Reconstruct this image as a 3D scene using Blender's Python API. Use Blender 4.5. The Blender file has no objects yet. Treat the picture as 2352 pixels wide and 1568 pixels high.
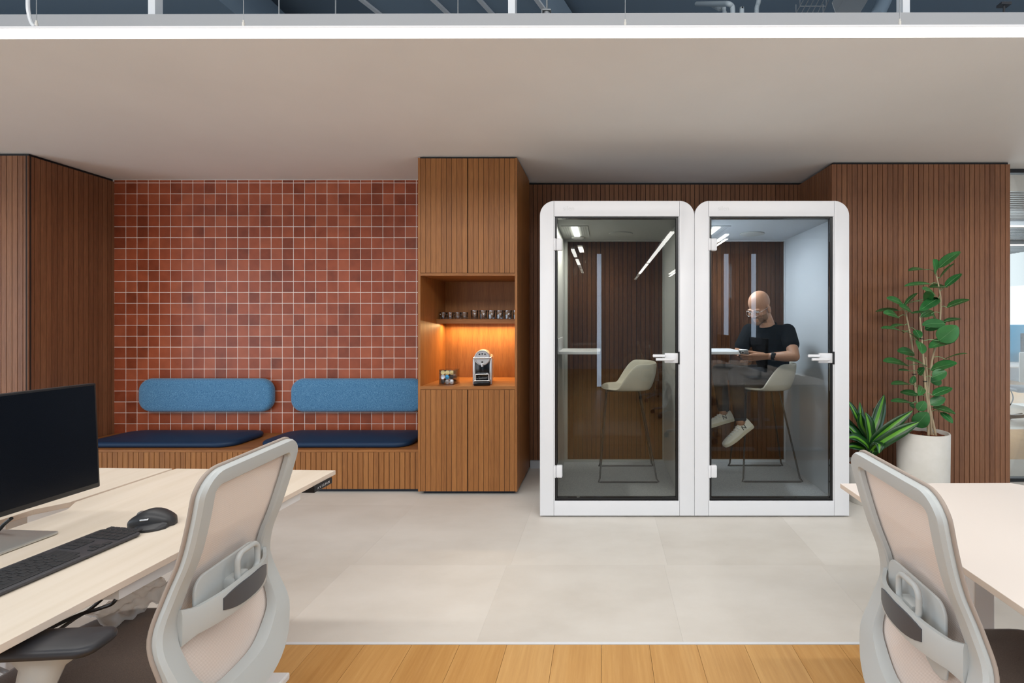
import bpy, bmesh, math, random
from mathutils import Vector, Matrix, noise
random.seed(7)
C = bpy.context.scene.collection
SC = bpy.context.scene
# ------------------------------------------------------------------ camera
F = 1117.0            # focal length in photograph pixels (2352 x 1568 frame)
CX, CY = 1385.0, 735.0    # principal point
EYE = 1.402
cam = bpy.data.cameras.new('camera'); cam.sensor_width = 36.0
cam.lens = F/2352*36.0
cam.shift_x = -(CX-1176)/2352; cam.shift_y = -(784-CY)/2352
cam.clip_start = 0.05; cam.clip_end = 60
camo = bpy.data.objects.new('camera', cam); C.objects.link(camo)
camo.location = (0, 0, EYE); camo.rotation_euler = (math.pi/2, 0, 0)
SC.camera = camo
# ------------------------------------------------------------------ view, world
SC.view_settings.view_transform = 'Standard'; SC.view_settings.look = 'None'
SC.view_settings.gamma = 1; SC.view_settings.use_curve_mapping = False
SC.view_settings.exposure = -0.10
w = bpy.data.worlds.new('world'); SC.world = w; w.use_nodes = True
w.node_tree.nodes['Background'].inputs[0].default_value = (0.75, 0.87, 1.0, 1)
w.node_tree.nodes['Background'].inputs[1].default_value = 0.25
# ------------------------------------------------------------------ large lights
def area(name, loc, rot, sx, sy, power, col=(1, 1, 1), spread=180):
    l = bpy.data.lights.new(name, 'AREA'); l.shape = 'RECTANGLE'; l.size = sx; l.size_y = sy
    l.energy = power; l.color = col; l.spread = math.radians(spread)
    o = bpy.data.objects.new(name, l); C.objects.link(o); o.location = loc
    o.rotation_euler = [math.radians(a) for a in rot]
    return o
DAY = (0.72, 0.86, 1.0); NEUT = (1.0, 0.965, 0.92); SOFT = (0.93, 0.97, 1.0)
area('window_daylight_left', (-7.2, -1.6, 1.2), (0, -90, 0), 2.3, 7.0, 185, DAY)
area('window_daylight_right', (6.6, -1.2, 1.0), (0, 90, 0), 1.9, 6.0, 118, DAY)
area('window_daylight_rear', (-4.6, -6.9, 1.2), (90, 0, 0), 5.4, 2.3, 115, SOFT)
area('overhead_fill', (0.2, -0.8, 3.45), (40, 0, 0), 8.5, 0.8, 165, NEUT)  # soft fill added above the camera, set clear of the booth glass reflections
area('pendant_glow', (-1.3, 1.88, 2.505), (0, 0, 0), 8.8, 0.05, 56, NEUT, 165)
area('pendant_glow_behind', (1.75, -2.9, 2.55), (0, 0, 90), 6.0, 0.05, 25, NEUT)
# ------------------------------------------------------------------ helpers
def W(px, py, Y):                       # photograph pixel at depth Y -> metres
    return Vector(((px-CX)/F*Y, Y, EYE-(py-CY)/F*Y))
def H(px, py, z):                       # photograph pixel on the level z -> metres
    return W(px, py, (EYE-z)*F/(py-CY))
def lin(c):
    if isinstance(c, str):
        c = [int(c[i:i+2], 16)/255 for i in (0, 2, 4)]
    return tuple((v/12.92 if v <= 0.04045 else ((v+0.055)/1.055)**2.4) for v in c[:3])+(1.0,)
def lerp(a, b, t): return a+(b-a)*t
def interp(tab, x):
    if x <= tab[0][0]: return tab[0][1]
    for (a, va), (b, vb) in zip(tab, tab[1:]):
        if x <= b:
            t = (x-a)/(b-a); t = t*t*(3-2*t)*0.5+t*0.5
            return va+(vb-va)*t
    return tab[-1][1]
def interpc(tab, x):                     # smooth curve through the table
    n = len(tab)
    if x <= tab[0][0]: return tab[0][1]
    if x >= tab[-1][0]: return tab[-1][1]
    sl = lambda i: (tab[min(i+1, n-1)][1]-tab[max(i-1, 0)][1])/(tab[min(i+1, n-1)][0]-tab[max(i-1, 0)][0])
    for i in range(n-1):
        (a, va), (b, vb) = tab[i], tab[i+1]
        if x <= b:
            h = b-a; t = (x-a)/h
            return (2*t**3-3*t*t+1)*va+(t**3-2*t*t+t)*h*sl(i)+(3*t*t-2*t**3)*vb+(t**3-t*t)*h*sl(i+1)
def wm(o):
    m = o.matrix_basis.copy()
    return wm(o.parent) @ m if o.parent else m
def catmull(pts, n=8, closed=False):
    P = [Vector(p) for p in pts]; out = []
    N = len(P); segs = N if closed else N-1
    for i in range(segs):
        if closed: p0, p1, p2, p3 = P[(i-1) % N], P[i], P[(i+1) % N], P[(i+2) % N]
        else: p0, p1, p2, p3 = P[max(i-1, 0)], P[i], P[i+1], P[min(i+2, N-1)]
        for k in range(n):
            t = k/n
            out.append(0.5*((2*p1)+(p2-p0)*t+(2*p0-5*p1+4*p2-p3)*t*t+(3*p1-p0-3*p2+p3)*t**3))
    if not closed: out.append(P[-1].copy())
    return out

class MB:
    def __init__(s): s.bm = bmesh.new()
    def quad(s, pts, mi=0):
        f = s.bm.faces.new([s.bm.verts.new(p) for p in pts]); f.material_index = mi; return f
    def merge(s, tb):
        mp = {}
        for v in tb.verts: mp[v] = s.bm.verts.new(v.co)
        for f in tb.faces:
            n = s.bm.faces.new([mp[v] for v in f.verts]); n.material_index = f.material_index
        tb.free()
    def box(s, x0, x1, y0, y1, z0, z1, bev=0, seg=2, mi=0, M=None):
        tb = bmesh.new() if bev > 0 else s.bm
        co = [Vector((x, y, z)) for x in (x0, x1) for y in (y0, y1) for z in (z0, z1)]
        if M: co = [M @ c for c in co]
        v = [tb.verts.new(c) for c in co]
        for q in ((0, 1, 3, 2), (4, 6, 7, 5), (0, 4, 5, 1), (2, 3, 7, 6), (0, 2, 6, 4), (1, 5, 7, 3)):
            f = tb.faces.new([v[i] for i in q]); f.material_index = mi
        if bev > 0:
            g = bmesh.ops.bevel(tb, geom=list(tb.edges), offset=bev, segments=seg, affect='EDGES', profile=.5)
            for f in tb.faces: f.material_index = mi
            s.merge(tb)
        return s
    def ring(s, pts, nxt, mi=0):
        n = len(pts)
        for i in range(n):
            a, b, c, d = pts[i], pts[(i+1) % n], nxt[(i+1) % n], nxt[i]
            q = []
            for v in (a, b, c, d):
                if v not in q: q.append(v)
            if len(q) > 2:
                try:
                    f = s.bm.faces.new(q); f.material_index = mi
                except ValueError: pass
    def loft(s, loops, caps=True, closed=True, mi=0):
        V = [[s.bm.verts.new(p) for p in L] for L in loops]
        for A, B in zip(V, V[1:]):
            n = len(A)
            for i in range(n if closed else n-1):
                f = s.bm.faces.new((A[i], A[(i+1) % n], B[(i+1) % n], B[i])); f.material_index = mi
        if caps and closed:
            for L in (V[0][::-1], V[-1]):
                f = s.bm.faces.new(L); f.material_index = mi
        return s
    def tube(s, path, r, n=8, closed=False, mi=0, caps=True):
        P = [Vector(p) for p in path]; N = len(P)
        rad = r if isinstance(r, (list, tuple)) else [r]*N
        up = None; loops = []
        for i, p in enumerate(P):
            if closed: t = P[(i+1) % N]-P[i-1]
            else: t = P[min(i+1, N-1)]-P[max(i-1, 0)]
            if t.length < 1e-9: t = Vector((0, 0, 1))
            t.normalize()
            if up is None:
                up = Vector((0, 0, 1)) if abs(t.z) < .9 else Vector((1, 0, 0))
            up = up-t*up.dot(t)
            if up.length < 1e-6: up = t.orthogonal()
            up.normalize(); sd = t.cross(up)
            loops.append([p+rad[i]*(math.cos(2*math.pi*k/n)*up+math.sin(2*math.pi*k/n)*sd) for k in range(n)])
        if closed: loops.append(loops[0]); return s.loft(loops, caps=False, mi=mi)
        return s.loft(loops, caps=caps, mi=mi)
    def lathe(s, prof, c=(0, 0, 0), n=32, mi=0, caps=False):
        loops = [[Vector((c[0]+r*math.cos(2*math.pi*k/n), c[1]+r*math.sin(2*math.pi*k/n), c[2]+z)) for k in range(n)] for r, z in prof]
        return s.loft(loops, caps=caps, mi=mi)
    def cyl(s, a, b, r, n=20, mi=0): return s.tube([a, b], r, n, mi=mi)
    def prism(s, poly, d, mi=0, bev=0):         # polygon points (3D) extruded by vector d
        tb = bmesh.new() if bev else s.bm
        d = Vector(d); A = [tb.verts.new(p) for p in poly]; B = [tb.verts.new(Vector(p)+d) for p in poly]
        fs = [tb.faces.new(A[::-1]), tb.faces.new(B)]
        n = len(A)
        for i in range(n): fs.append(tb.faces.new((A[i], A[(i+1) % n], B[(i+1) % n], B[i])))
        if bev:
            bmesh.ops.recalc_face_normals(tb, faces=tb.faces)
            es = set(e for f in fs[:2] for e in f.edges)
            bmesh.ops.bevel(tb, geom=list(es), offset=bev, segments=3, affect='EDGES', profile=.5)
        for f in (tb.faces if bev else fs): f.material_index = mi
        if bev: s.merge(tb)
        return s
    def ball(s, c, r, M=None, u=16, v=10, mi=0):
        sc = Vector((r, r, r)) if not isinstance(r, (tuple, list, Vector)) else Vector(r)
        c = Vector(c); R = M.to_3x3() if M else None
        def pt(x, y, z):
            co = Vector((x*sc.x, y*sc.y, z*sc.z)); return c+(R @ co if R else co)
        rows = []
        for i in range(1, v):
            a = math.pi*i/v; rows.append([s.bm.verts.new(pt(math.sin(a)*math.cos(2*math.pi*j/u), math.sin(a)*math.sin(2*math.pi*j/u), math.cos(a))) for j in range(u)])
        t, b = s.bm.verts.new(pt(0, 0, 1)), s.bm.verts.new(pt(0, 0, -1))
        for j in range(u):
            k = (j+1) % u
            s.bm.faces.new((t, rows[0][j], rows[0][k])); s.bm.faces.new((b, rows[-1][k], rows[-1][j]))
            for A, B in zip(rows, rows[1:]): s.bm.faces.new((A[j], B[j], B[k], A[k]))
        return s
    def cap(s, a, b, ra, rb, n=None):           # rounded cone out of close-set balls
        a, b = Vector(a), Vector(b)
        if n is None: n = max(2, int((b-a).length/(min(ra, rb)*.35))+1)
        for i in range(n+1):
            t = i/n; s.ball(a.lerp(b, t), lerp(ra, rb, t), u=14, v=9)
        return s
    def xf(s, M):
        bmesh.ops.transform(s.bm, matrix=M, verts=s.bm.verts); return s

def finish(o, smooth, angle):
    if smooth:
        for p in o.data.polygons: p.use_smooth = True
        if angle < 180:
            try: o.data.set_sharp_from_angle(angle=math.radians(angle))
            except Exception: pass
def obj(name, mb, mats, parent=None, local=False, smooth=True, angle=35, mods=(), doubles=0, normals=True):
    me = bpy.data.meshes.new(name)
    if doubles: bmesh.ops.remove_doubles(mb.bm, verts=mb.bm.verts, dist=doubles)
    if normals: bmesh.ops.recalc_face_normals(mb.bm, faces=mb.bm.faces)
    mb.bm.to_mesh(me); mb.bm.free()
    for m in (mats if isinstance(mats, (list, tuple)) else [mats]): me.materials.append(m)
    if parent is not None and not local: me.transform(wm(parent).inverted())
    o = bpy.data.objects.new(name, me)
    if mods:
        C.objects.link(o)
        for typ, kw in mods:
            md = o.modifiers.new(typ.lower(), typ)
            for k, v in kw.items(): setattr(md, k, v)
        dg = bpy.context.evaluated_depsgraph_get(); dg.update()
        new = bpy.data.meshes.new_from_object(o.evaluated_get(dg))
        o.modifiers.clear(); o.data = new; new.name = name
    else: C.objects.link(o)
    finish(o, smooth, angle)
    if parent is not None: o.parent = parent
    return o
def tag(o, label, cat, group=None, kind=None):
    o['label'] = label; o['category'] = cat
    if group: o['group'] = group
    if kind: o['kind'] = kind
    return o
def thing(name, label, cat, loc=(0, 0, 0), rotz=0, group=None):
    o = bpy.data.objects.new(name, None); C.objects.link(o); o.empty_display_size = .1
    o.location = loc; o.rotation_euler = (0, 0, rotz)
    return tag(o, label, cat, group)
def struct(name, mb, mats, label=None, **k):
    o = obj(name, mb, mats, **k); o['kind'] = 'structure'
    if label: o['label'] = label
    return o
def dup(root, loc, rotz=None, label=None):
    r = root.copy(); C.objects.link(r); r.location = loc
    if rotz is not None: r.rotation_euler = (0, 0, rotz)
    if label: r['label'] = label
    for ch in list(root.children):
        c = ch.copy(); C.objects.link(c); c.parent = r
        for g in list(ch.children):
            d = g.copy(); C.objects.link(d); d.parent = c
    return r
def text_mb(txt, size, depth=.0006):
    cu = bpy.data.curves.new('lettering', 'FONT'); cu.body = txt; cu.size = size; cu.extrude = depth
    cu.align_x = 'CENTER'; cu.align_y = 'CENTER'
    o = bpy.data.objects.new('lettering', cu); C.objects.link(o)
    dg = bpy.context.evaluated_depsgraph_get(); dg.update()
    me = bpy.data.meshes.new_from_object(o.evaluated_get(dg))
    mb = MB(); mb.bm.from_mesh(me)
    bpy.data.objects.remove(o); bpy.data.curves.remove(cu)
    return mb
# ------------------------------------------------------------------ materials
def mat(name, col, rough=.5, metal=0, spec=.5, alpha=1, emit=None, es=0, coat=0, sheen=0, subs=0):
    m = bpy.data.materials.new(name); m.use_nodes = True
    b = m.node_tree.nodes['Principled BSDF']
    b.inputs['Base Color'].default_value = lin(col); b.inputs['Roughness'].default_value = rough
    b.inputs['Metallic'].default_value = metal; b.inputs['Specular IOR Level'].default_value = spec
    b.inputs['Alpha'].default_value = alpha; b.inputs['Coat Weight'].default_value = coat
    b.inputs['Sheen Weight'].default_value = sheen
    if emit:
        b.inputs['Emission Color'].default_value = lin(emit); b.inputs['Emission Strength'].default_value = es
    return m
def nd(m, typ, **kw):
    n = m.node_tree.nodes.new(typ)
    for k, v in kw.items():
        if k.startswith('i_'): n.inputs[k[2:].replace('_', ' ')].default_value = v
        else: setattr(n, k, v)
    return n
def ln(m, a, b): m.node_tree.links.new(a, b)
def coords(m, scale, out='Object'):
    tc = nd(m, 'ShaderNodeTexCoord'); mp = nd(m, 'ShaderNodeMapping')
    mp.inputs['Scale'].default_value = scale; ln(m, tc.outputs[out], mp.inputs['Vector']); return mp.outputs[0]
def ramp(m, fac, stops):
    r = nd(m, 'ShaderNodeValToRGB'); e = r.color_ramp.elements
    while len(e) < len(stops): e.new(.5)
    for el, (p, c) in zip(e, stops): el.position = p; el.color = lin(c)
    ln(m, fac, r.inputs[0]); return r.outputs[0]
def mixc(m, fac, a, b, mode='MIX'):
    n = nd(m, 'ShaderNodeMix', data_type='RGBA', blend_type=mode)
    if isinstance(fac, (int, float)): n.inputs[0].default_value = fac
    else: ln(m, fac, n.inputs[0])
    for v, k in ((a, 6), (b, 7)):
        if isinstance(v, (tuple, str)): n.inputs[k].default_value = lin(v)
        else: ln(m, v, n.inputs[k])
    return n.outputs[2]
def bump(m, h, strength=.2, dist=.01):
    n = nd(m, 'ShaderNodeBump'); n.inputs['Strength'].default_value = strength; n.inputs['Distance'].default_value = dist
    ln(m, h, n.inputs['Height']); ln(m, n.outputs[0], m.node_tree.nodes['Principled BSDF'].inputs['Normal'])
def noise_(m, vec, scale, detail=4, rough=.55):
    n = nd(m, 'ShaderNodeTexNoise'); n.inputs['Scale'].default_value = scale; n.inputs['Detail'].default_value = detail
    n.inputs['Roughness'].default_value = rough; ln(m, vec, n.inputs['Vector']); return n.outputs[0]
def base(m, sock): ln(m, sock, m.node_tree.nodes['Principled BSDF'].inputs['Base Color'])
def island(m): return nd(m, 'ShaderNodeNewGeometry').outputs['Random Per Island']
def wood(name, dark, mid, light, axis='z', rough=.45, vary=.25):
    m = mat(name, mid, rough, spec=.35)
    sc = {'z': (1, 1, .045), 'x': (.045, 1, 1), 'y': (1, .045, 1)}[axis]
    v = coords(m, sc)
    tc = nd(m, 'ShaderNodeVectorMath', operation='ADD'); ln(m, v, tc.inputs[0])
    isl = island(m); sc2 = nd(m, 'ShaderNodeVectorMath', operation='SCALE')
    cmb = nd(m, 'ShaderNodeCombineXYZ'); [ln(m, isl, cmb.inputs[i]) for i in range(3)]
    ln(m, cmb.outputs[0], sc2.inputs[0]); sc2.inputs['Scale'].default_value = 7
    ln(m, sc2.outputs[0], tc.inputs[1])
    n1 = noise_(m, tc.outputs[0], 190, 5, .65); n2 = noise_(m, tc.outputs[0], 24, 3)
    c1 = ramp(m, n1, [(.3, dark), (.55, mid), (.75, light)])
    c2 = ramp(m, n2, [(.3, dark), (.55, mid), (.8, light)])
    c = mixc(m, .4, c1, c2)
    c3 = ramp(m, isl, [(0, dark), (.5, mid), (1, light)])
    base(m, mixc(m, vary, c, c3)); bump(m, n1, .08, .002)
    return m
def glass(name, tint, ior=1.5, rough=0, boost=1.0):
    m = bpy.data.materials.new(name); m.use_nodes = True; nt = m.node_tree; nt.nodes.clear()
    out = nd(m, 'ShaderNodeOutputMaterial'); tr = nd(m, 'ShaderNodeBsdfTransparent'); gl = nd(m, 'ShaderNodeBsdfGlossy')
    tr.inputs[0].default_value = lin(tint); gl.inputs['Roughness'].default_value = rough
    fr = nd(m, 'ShaderNodeFresnel'); fr.inputs[0].default_value = ior; mx = nd(m, 'ShaderNodeMixShader')
    ml = nd(m, 'ShaderNodeMath', operation='MULTIPLY', use_clamp=True); ml.inputs[1].default_value = boost
    ln(m, fr.outputs[0], ml.inputs[0])
    ln(m, ml.outputs[0], mx.inputs[0]); ln(m, tr.outputs[0], mx.inputs[1]); ln(m, gl.outputs[0], mx.inputs[2])
    ln(m, mx.outputs[0], out.inputs[0]); return m
def emis(name, col, s):
    m = bpy.data.materials.new(name); m.use_nodes = True; nt = m.node_tree; nt.nodes.clear()
    out = nd(m, 'ShaderNodeOutputMaterial'); e = nd(m, 'ShaderNodeEmission'); e.inputs[0].default_value = lin(col); e.inputs[1].default_value = s
    ln(m, e.outputs[0], out.inputs[0]); return m

M = {}
M['wood'] = wood('walnut_slats', '5f3d29', '875a3e', 'a07250')
M['wood_cab'] = wood('oak_slats', '744824', '9a6434', 'b07a45')
M['wood_h'] = wood('oak_board', '744824', '9a6434', 'b07a45', 'x', vary=0)
M['wood_side'] = wood('oak_side_panel', '744824', '9a6434', 'b07a45', 'z', vary=0)
M['wood_dark'] = mat('groove_shadow_board', '2a1a10', .8)
M['black'] = mat('black_gap', '0b0c0f', .6)
M['navy_gap'] = mat('dark_plinth', '141a26', .5)
M['white'] = mat('white_lacquer', 'dddee1', .35)
M['ceil'] = mat('painted_plasterboard', 'e9e6e1', .55)
m = M['ceil']; n = noise_(m, coords(m, (1, 1, 1)), 1.2, 3); base(m, ramp(m, n, [(.3, 'eae9e7'), (.7, 'efeeec')]))
M['fascia'] = mat('grey_edge', 'a4a7ab', .5)  # one even grey, darker than the ceiling board
M['slab'] = mat('painted_slab', '8296a8', .85)
M['metal_white'] = mat('white_metal', 'dfe3e8', .4)
M['galv'] = mat('galvanised_steel', 'a9adb0', .35, .7)
M['pvc'] = mat('grey_plastic_pipe', 'a8b4bc', .45)
M['steel'] = mat('brushed_steel', 'b9bcbf', .28, .9)
M['chrome'] = mat('chrome', 'd8d8d8', .1, 1)
M['grout'] = mat('pale_grout', 'f2e8e2', .8)
m = M['tile'] = mat('terracotta_glaze', '9a5644', .33, spec=.24)
isl = island(m); v = coords(m, (1, 1, 1)); n = noise_(m, v, 9, 4); n2 = noise_(m, v, 60, 3)
c = ramp(m, isl, [(0, '733723'), (.25, '8f462d'), (.6, 'a35438'), (1, 'ad6043')])
base(m, mixc(m, .35, c, ramp(m, n, [(.3, '723725'), (.6, 'a25337'), (.8, 'b36448')])))
bump(m, n, .25, .004)
m = M['floor_tile'] = mat('large_stone_tile', 'd3ccc0', .5, spec=.35)
v = coords(m, (1, 1.6, 1)); n = noise_(m, v, 2.2, 6, .6); n2 = noise_(m, v, 40, 3)
c = ramp(m, n, [(.25, 'cbc5bc'), (.5, 'd6d1c9'), (.75, 'dfdbd4')])
base(m, mixc(m, .28, c, ramp(m, island(m), [(0, 'c6c0b7'), (1, 'e2ded7')])))
m = M['floor_wood'] = mat('oak_planks', 'c8985c', .42, spec=.4)
isl = island(m); tc = coords(m, (1, .05, 1))
ad = nd(m, 'ShaderNodeVectorMath', operation='ADD'); cb = nd(m, 'ShaderNodeCombineXYZ')
ml = nd(m, 'ShaderNodeMath', operation='MULTIPLY'); ml.inputs[1].default_value = 31; ln(m, isl, ml.inputs[0])
ln(m, ml.outputs[0], cb.inputs[0]); ln(m, ml.outputs[0], cb.inputs[1]); ln(m, tc, ad.inputs[0]); ln(m, cb.outputs[0], ad.inputs[1])
n1 = noise_(m, ad.outputs[0], 60, 6, .7); n2 = noise_(m, ad.outputs[0], 9, 3)
c = mixc(m, .5, ramp(m, n1, [(.3, 'a8773c'), (.55, 'c99a5c'), (.75, 'dbb27a')]), ramp(m, n2, [(.3, 'ad7a40'), (.55, 'cb9a5a'), (.8, 'e0b87e')]))
base(m, mixc(m, .3, c, ramp(m, isl, [(0, 'ab7840'), (.5, 'c8965a'), (1, 'dcb580')]))); bump(m, n1, .1, .002)
M['desk'] = mat('pale_maple_laminate', 'e6dacb', .45, spec=.35)
m = M['desk']; n = noise_(m, coords(m, (1, .06, 1)), 18, 4); base(m, ramp(m, n, [(.3, 'd2c6b5'), (.55, 'd9cebf'), (.8, 'ddd3c6')]))
M['desk_edge'] = mat('laminate_edge_band', 'd9cabb', .5)
M['desk_r'] = mat('white_maple_laminate', 'd9d0c9', .4, spec=.35)
M['frame_metal'] = mat('white_steel_frame', 'e4e6e8', .4)
M['beam_dark'] = mat('graphite_beam', '3d3f44', .5)
M['chair_grey'] = mat('warm_grey_plastic', 'b6baba', .42)
M['chair_dark'] = mat('dark_grey_plastic', '46474c', .4)
M['arm_pad'] = mat('black_soft_pad', '26272c', .45)
m = M['mesh'] = mat('beige_mesh_cloth', 'cdb5a6', .75, alpha=.93, sheen=.2)
v = coords(m, (0.001, 1, 1)); ck = nd(m, 'ShaderNodeTexChecker'); ck.inputs['Scale'].default_value = 560
ln(m, v, ck.inputs['Vector']); base(m, mixc(m, ck.outputs[1], 'cdbfb7', 'efe5df'))
M['mesh_edge'] = mat('mesh_cloth_edging', 'a09389', .85)
m = M['seat_cloth'] = mat('brown_seat_cloth', '5b4c43', .95, sheen=.3)
v = coords(m, (1, 1, 1)); n = noise_(m, v, 500, 2); base(m, ramp(m, n, [(.35, '50423a'), (.65, '66564c')]))
m = M['blue_cloth'] = mat('blue_wool_cloth', '43759a', .95, sheen=.35)
v = coords(m, (1, 1, 1)); n = noise_(m, v, 240, 3, .75); base(m, ramp(m, n, [(.36, '2b5f8a'), (.5, '437ba6'), (.66, '78a9cb')])); bump(m, n, .25, .003)
M['navy'] = mat('navy_leather', '16304d', .5, spec=.3)
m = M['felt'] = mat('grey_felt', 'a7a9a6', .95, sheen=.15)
M['felt_light'] = mat('felt_lit_tone', 'c3c8ce', .9)  # felt with the second booth's brighter, bluer light put into its colour
m = M['carpet'] = mat('grey_carpet', '8a8d8f', 1)
v = coords(m, (1, 1, 1)); n = noise_(m, v, 170, 3, .7); base(m, ramp(m, n, [(.3, '93979a'), (.55, 'b3b6b8'), (.75, 'c6c9ca')])); bump(m, n, .3, .004)
M['glass'] = glass('door_glass', 'f3f5f4', 1.5, boost=1.15)
M['glass_back'] = glass('smoked_glass', 'efece7', 1.5, boost=.5)
M['clear'] = glass('clear_glass', 'f6f8f9', 1.5, boost=3.0)
M['acrylic'] = glass('clear_acrylic', 'fafafa', 1.45, boost=.8)
M['seal'] = mat('black_rubber', '0c0d10', .35)
M['stool'] = mat('cream_stool_cloth', 'ccc7b8', .8, sheen=.15)
M['wire'] = mat('black_steel_rod', '1c1d1f', .4)
M['soil'] = mat('bark_mulch', '7a4128', 1)
m = M['soil']; n = noise_(m, coords(m, (1, 1, 1)), 90, 3); base(m, ramp(m, n, [(.35, '4d2716'), (.6, '94512f')])); bump(m, n, .8, .02)
m = M['pot'] = mat('white_stone_pot', 'dedbd4', .7)
n = noise_(m, coords(m, (1, 1, 1)), 5, 5); base(m, ramp(m, n, [(.3, 'd3cfc6'), (.7, 'e4e1db')]))
m = M['leaf'] = mat('dark_green_leaf', '1f5a2c', .35, spec=.5)
n = noise_(m, coords(m, (1, 1, 1)), 14, 3); base(m, mixc(m, .5, ramp(m, n, [(.3, '1d5027'), (.7, '3a8044')]), ramp(m, island(m), [(0, '1a4a24'), (1, '45894b')])))
M['leaf_vein'] = mat('pale_leaf_vein', '7fae78', .5)
M['stem'] = mat('pale_plant_stem', 'b3a184', .8)
M['leaf_edge'] = mat('dark_strap_leaf', '174019', .3)
M['leaf_mid'] = mat('lime_leaf_stripe', '5c9a2a', .35)
M['screen'] = mat('black_display', '040913', .22, spec=.22)
M['bezel'] = mat('black_monitor_plastic', '121317', .4)
M['base_metal'] = mat('satin_aluminium', 'b6b6b3', .35, .6)
M['kb'] = mat('graphite_keyboard', '3b3b3f', .5)
M['key'] = mat('dark_keycap', '26272a', .55)
M['mouse'] = mat('graphite_rubber', '2b2c2f', .45)
M['cable'] = mat('black_cable', '0d0d0f', .5)
M['grey_cable'] = mat('grey_cable', '8c9096', .5)
M['led'] = emis('warm_light_strip', 'ffc070', 14)
M['tube'] = emis('white_light_tube', 'fffdf8', 3.0)
M['tube_far'] = emis('white_light_tube_far', 'fffdf8', 14.0)
M['slit'] = emis('daylight_slit', 'cfe4ff', 4.5)
M['pod_led'] = emis('booth_light_tube', 'fffdf0', 10.0)
M['skin'] = mat('skin', 'a67b62', .5, spec=.4)
b = M['skin'].node_tree.nodes['Principled BSDF']; b.inputs['Subsurface Weight'].default_value = .1; b.inputs['Subsurface Radius'].default_value = (.01, .004, .002)
M['shirt'] = mat('black_cotton', '0d0e11', .9, spec=.12)
M['jeans'] = mat('charcoal_denim', '2c2e32', .9, spec=.2)
M['shoe'] = mat('off_white_leather', 'dcd8ca', .55)
M['sole'] = mat('cream_rubber', 'd3cbb4', .6)
M['ink'] = mat('black_print', '1a1a1c', .5)
M['stubble'] = mat('short_dark_beard', '7a5d49', .9)
M['logo'] = mat('pale_grey_print', 'd2d4d6', .45)
M['silver'] = mat('silver_plastic', 'c3c4c7', .3, .5)
M['gloss_black'] = mat('gloss_black_plastic', '0c0e12', .15)
M['teal'] = mat('teal_panel', '1690bb', .6)
M['sky'] = emis('daylight_pane', 'dcf0ff', 1.9)
# ================================================================== SETTING
CEIL = 2.715
def tiles_floor():
    mb = MB()
    ys = [2.118, 2.785, 3.685, 4.585, 4.9]
    for r in range(len(ys)-1):
        x = -1.45-.9*6
        off = .02*(r % 2)
        while x < 6:
            mb.box(x+off+.0002, x+off+.8998, ys[r]+.0002, ys[r+1]-.0002, -.03, 0)
            x += .9
    return mb
struct('floor', tiles_floor(), M['floor_tile'], 'large pale stone floor tiles', smooth=False)
mb = MB(); mb.box(-8, 7.2, 2.1, 4.9, -.06, -.012); struct('floor_bed', mb, M['grout'], smooth=False)
mb = MB(); x = -8.0; k = 0
while x < 7.2:
    y = 2.102 - random.uniform(.3, 1.6); prev = 2.102
    while prev > -7:
        mb.box(x+.0007, x+.2043, max(y, -7.0)+.0007, prev-.0007, -.03, 0); prev = y; y -= 1.5
    x += .205
struct('floor_planks', mb, M['floor_wood'], 'oak plank floor in front of the stone tiles', smooth=False)
mb = MB(); mb.box(-8, 7.2, -7, 2.102, -.06, -.031); struct('floor_planks_bed', mb, M['wood_dark'], smooth=False)
mb = MB(); mb.box(-8, 7.2, 2.103, 2.117, -.03, .0025); struct('trim_floor_strip', mb, M['metal_white'], 'thin metal strip between oak planks and stone tiles', smooth=False)
# lowered plasterboard ceiling, its front edge turned very slightly
a = .0035
mb = MB(); mb.prism([(-7.5, 2.185+7.5*a, CEIL), (6.8, 2.185-6.8*a, CEIL), (6.8, 4.95, CEIL), (-7.5, 4.95, CEIL)], (0, 0, .062))
struct('ceiling', mb, M['ceil'], 'smooth beige lowered ceiling', smooth=False)
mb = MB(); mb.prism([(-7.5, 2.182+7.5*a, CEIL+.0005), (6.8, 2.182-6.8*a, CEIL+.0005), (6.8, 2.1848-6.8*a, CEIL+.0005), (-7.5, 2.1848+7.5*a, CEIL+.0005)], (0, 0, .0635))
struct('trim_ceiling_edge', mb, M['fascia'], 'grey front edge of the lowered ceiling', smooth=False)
mb = MB(); mb.box(-8, 7.2, -7.2, 9.5, 3.75, 3.95); struct('ceiling_slab', mb, M['slab'], 'dark grey exposed slab above', smooth=False)

def slats(mb, p, q, z0, z1, pitch, groove=.005, depth=.008, thick=.02, flip=1):
    p, q = Vector((p[0], p[1], 0)), Vector((q[0], q[1], 0)); L = (q-p).length; d = (q-p)/L
    nrm = Vector((d.y, -d.x, 0))*flip
    n = max(1, round(L/pitch)); s = L/n
    for i in range(n):
        a0, a1 = p+d*(i*s+groove/2), p+d*((i+1)*s-groove/2)
        f0, f1 = a0+nrm*0, a1+nrm*0
        b0, b1 = a0-nrm*depth, a1-nrm*depth
        mb.prism([f0+Vector((0, 0, z0)), f1+Vector((0, 0, z0)), b1+Vector((0, 0, z0)), b0+Vector((0, 0, z0))], (0, 0, z1-z0))
    o = -nrm*depth; t = -nrm*thick
    mb.prism([p+o+Vector((0, 0, z0)), q+o+Vector((0, 0, z0)), q+t+Vector((0, 0, z0)), p+t+Vector((0, 0, z0))], (0, 0, z1-z0), mi=1)
WS = [M['wood'], M['wood_dark']]
TOPZ = CEIL-.022
LX0, LX1 = -4.514, -4.565       # left return, front and back
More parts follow.
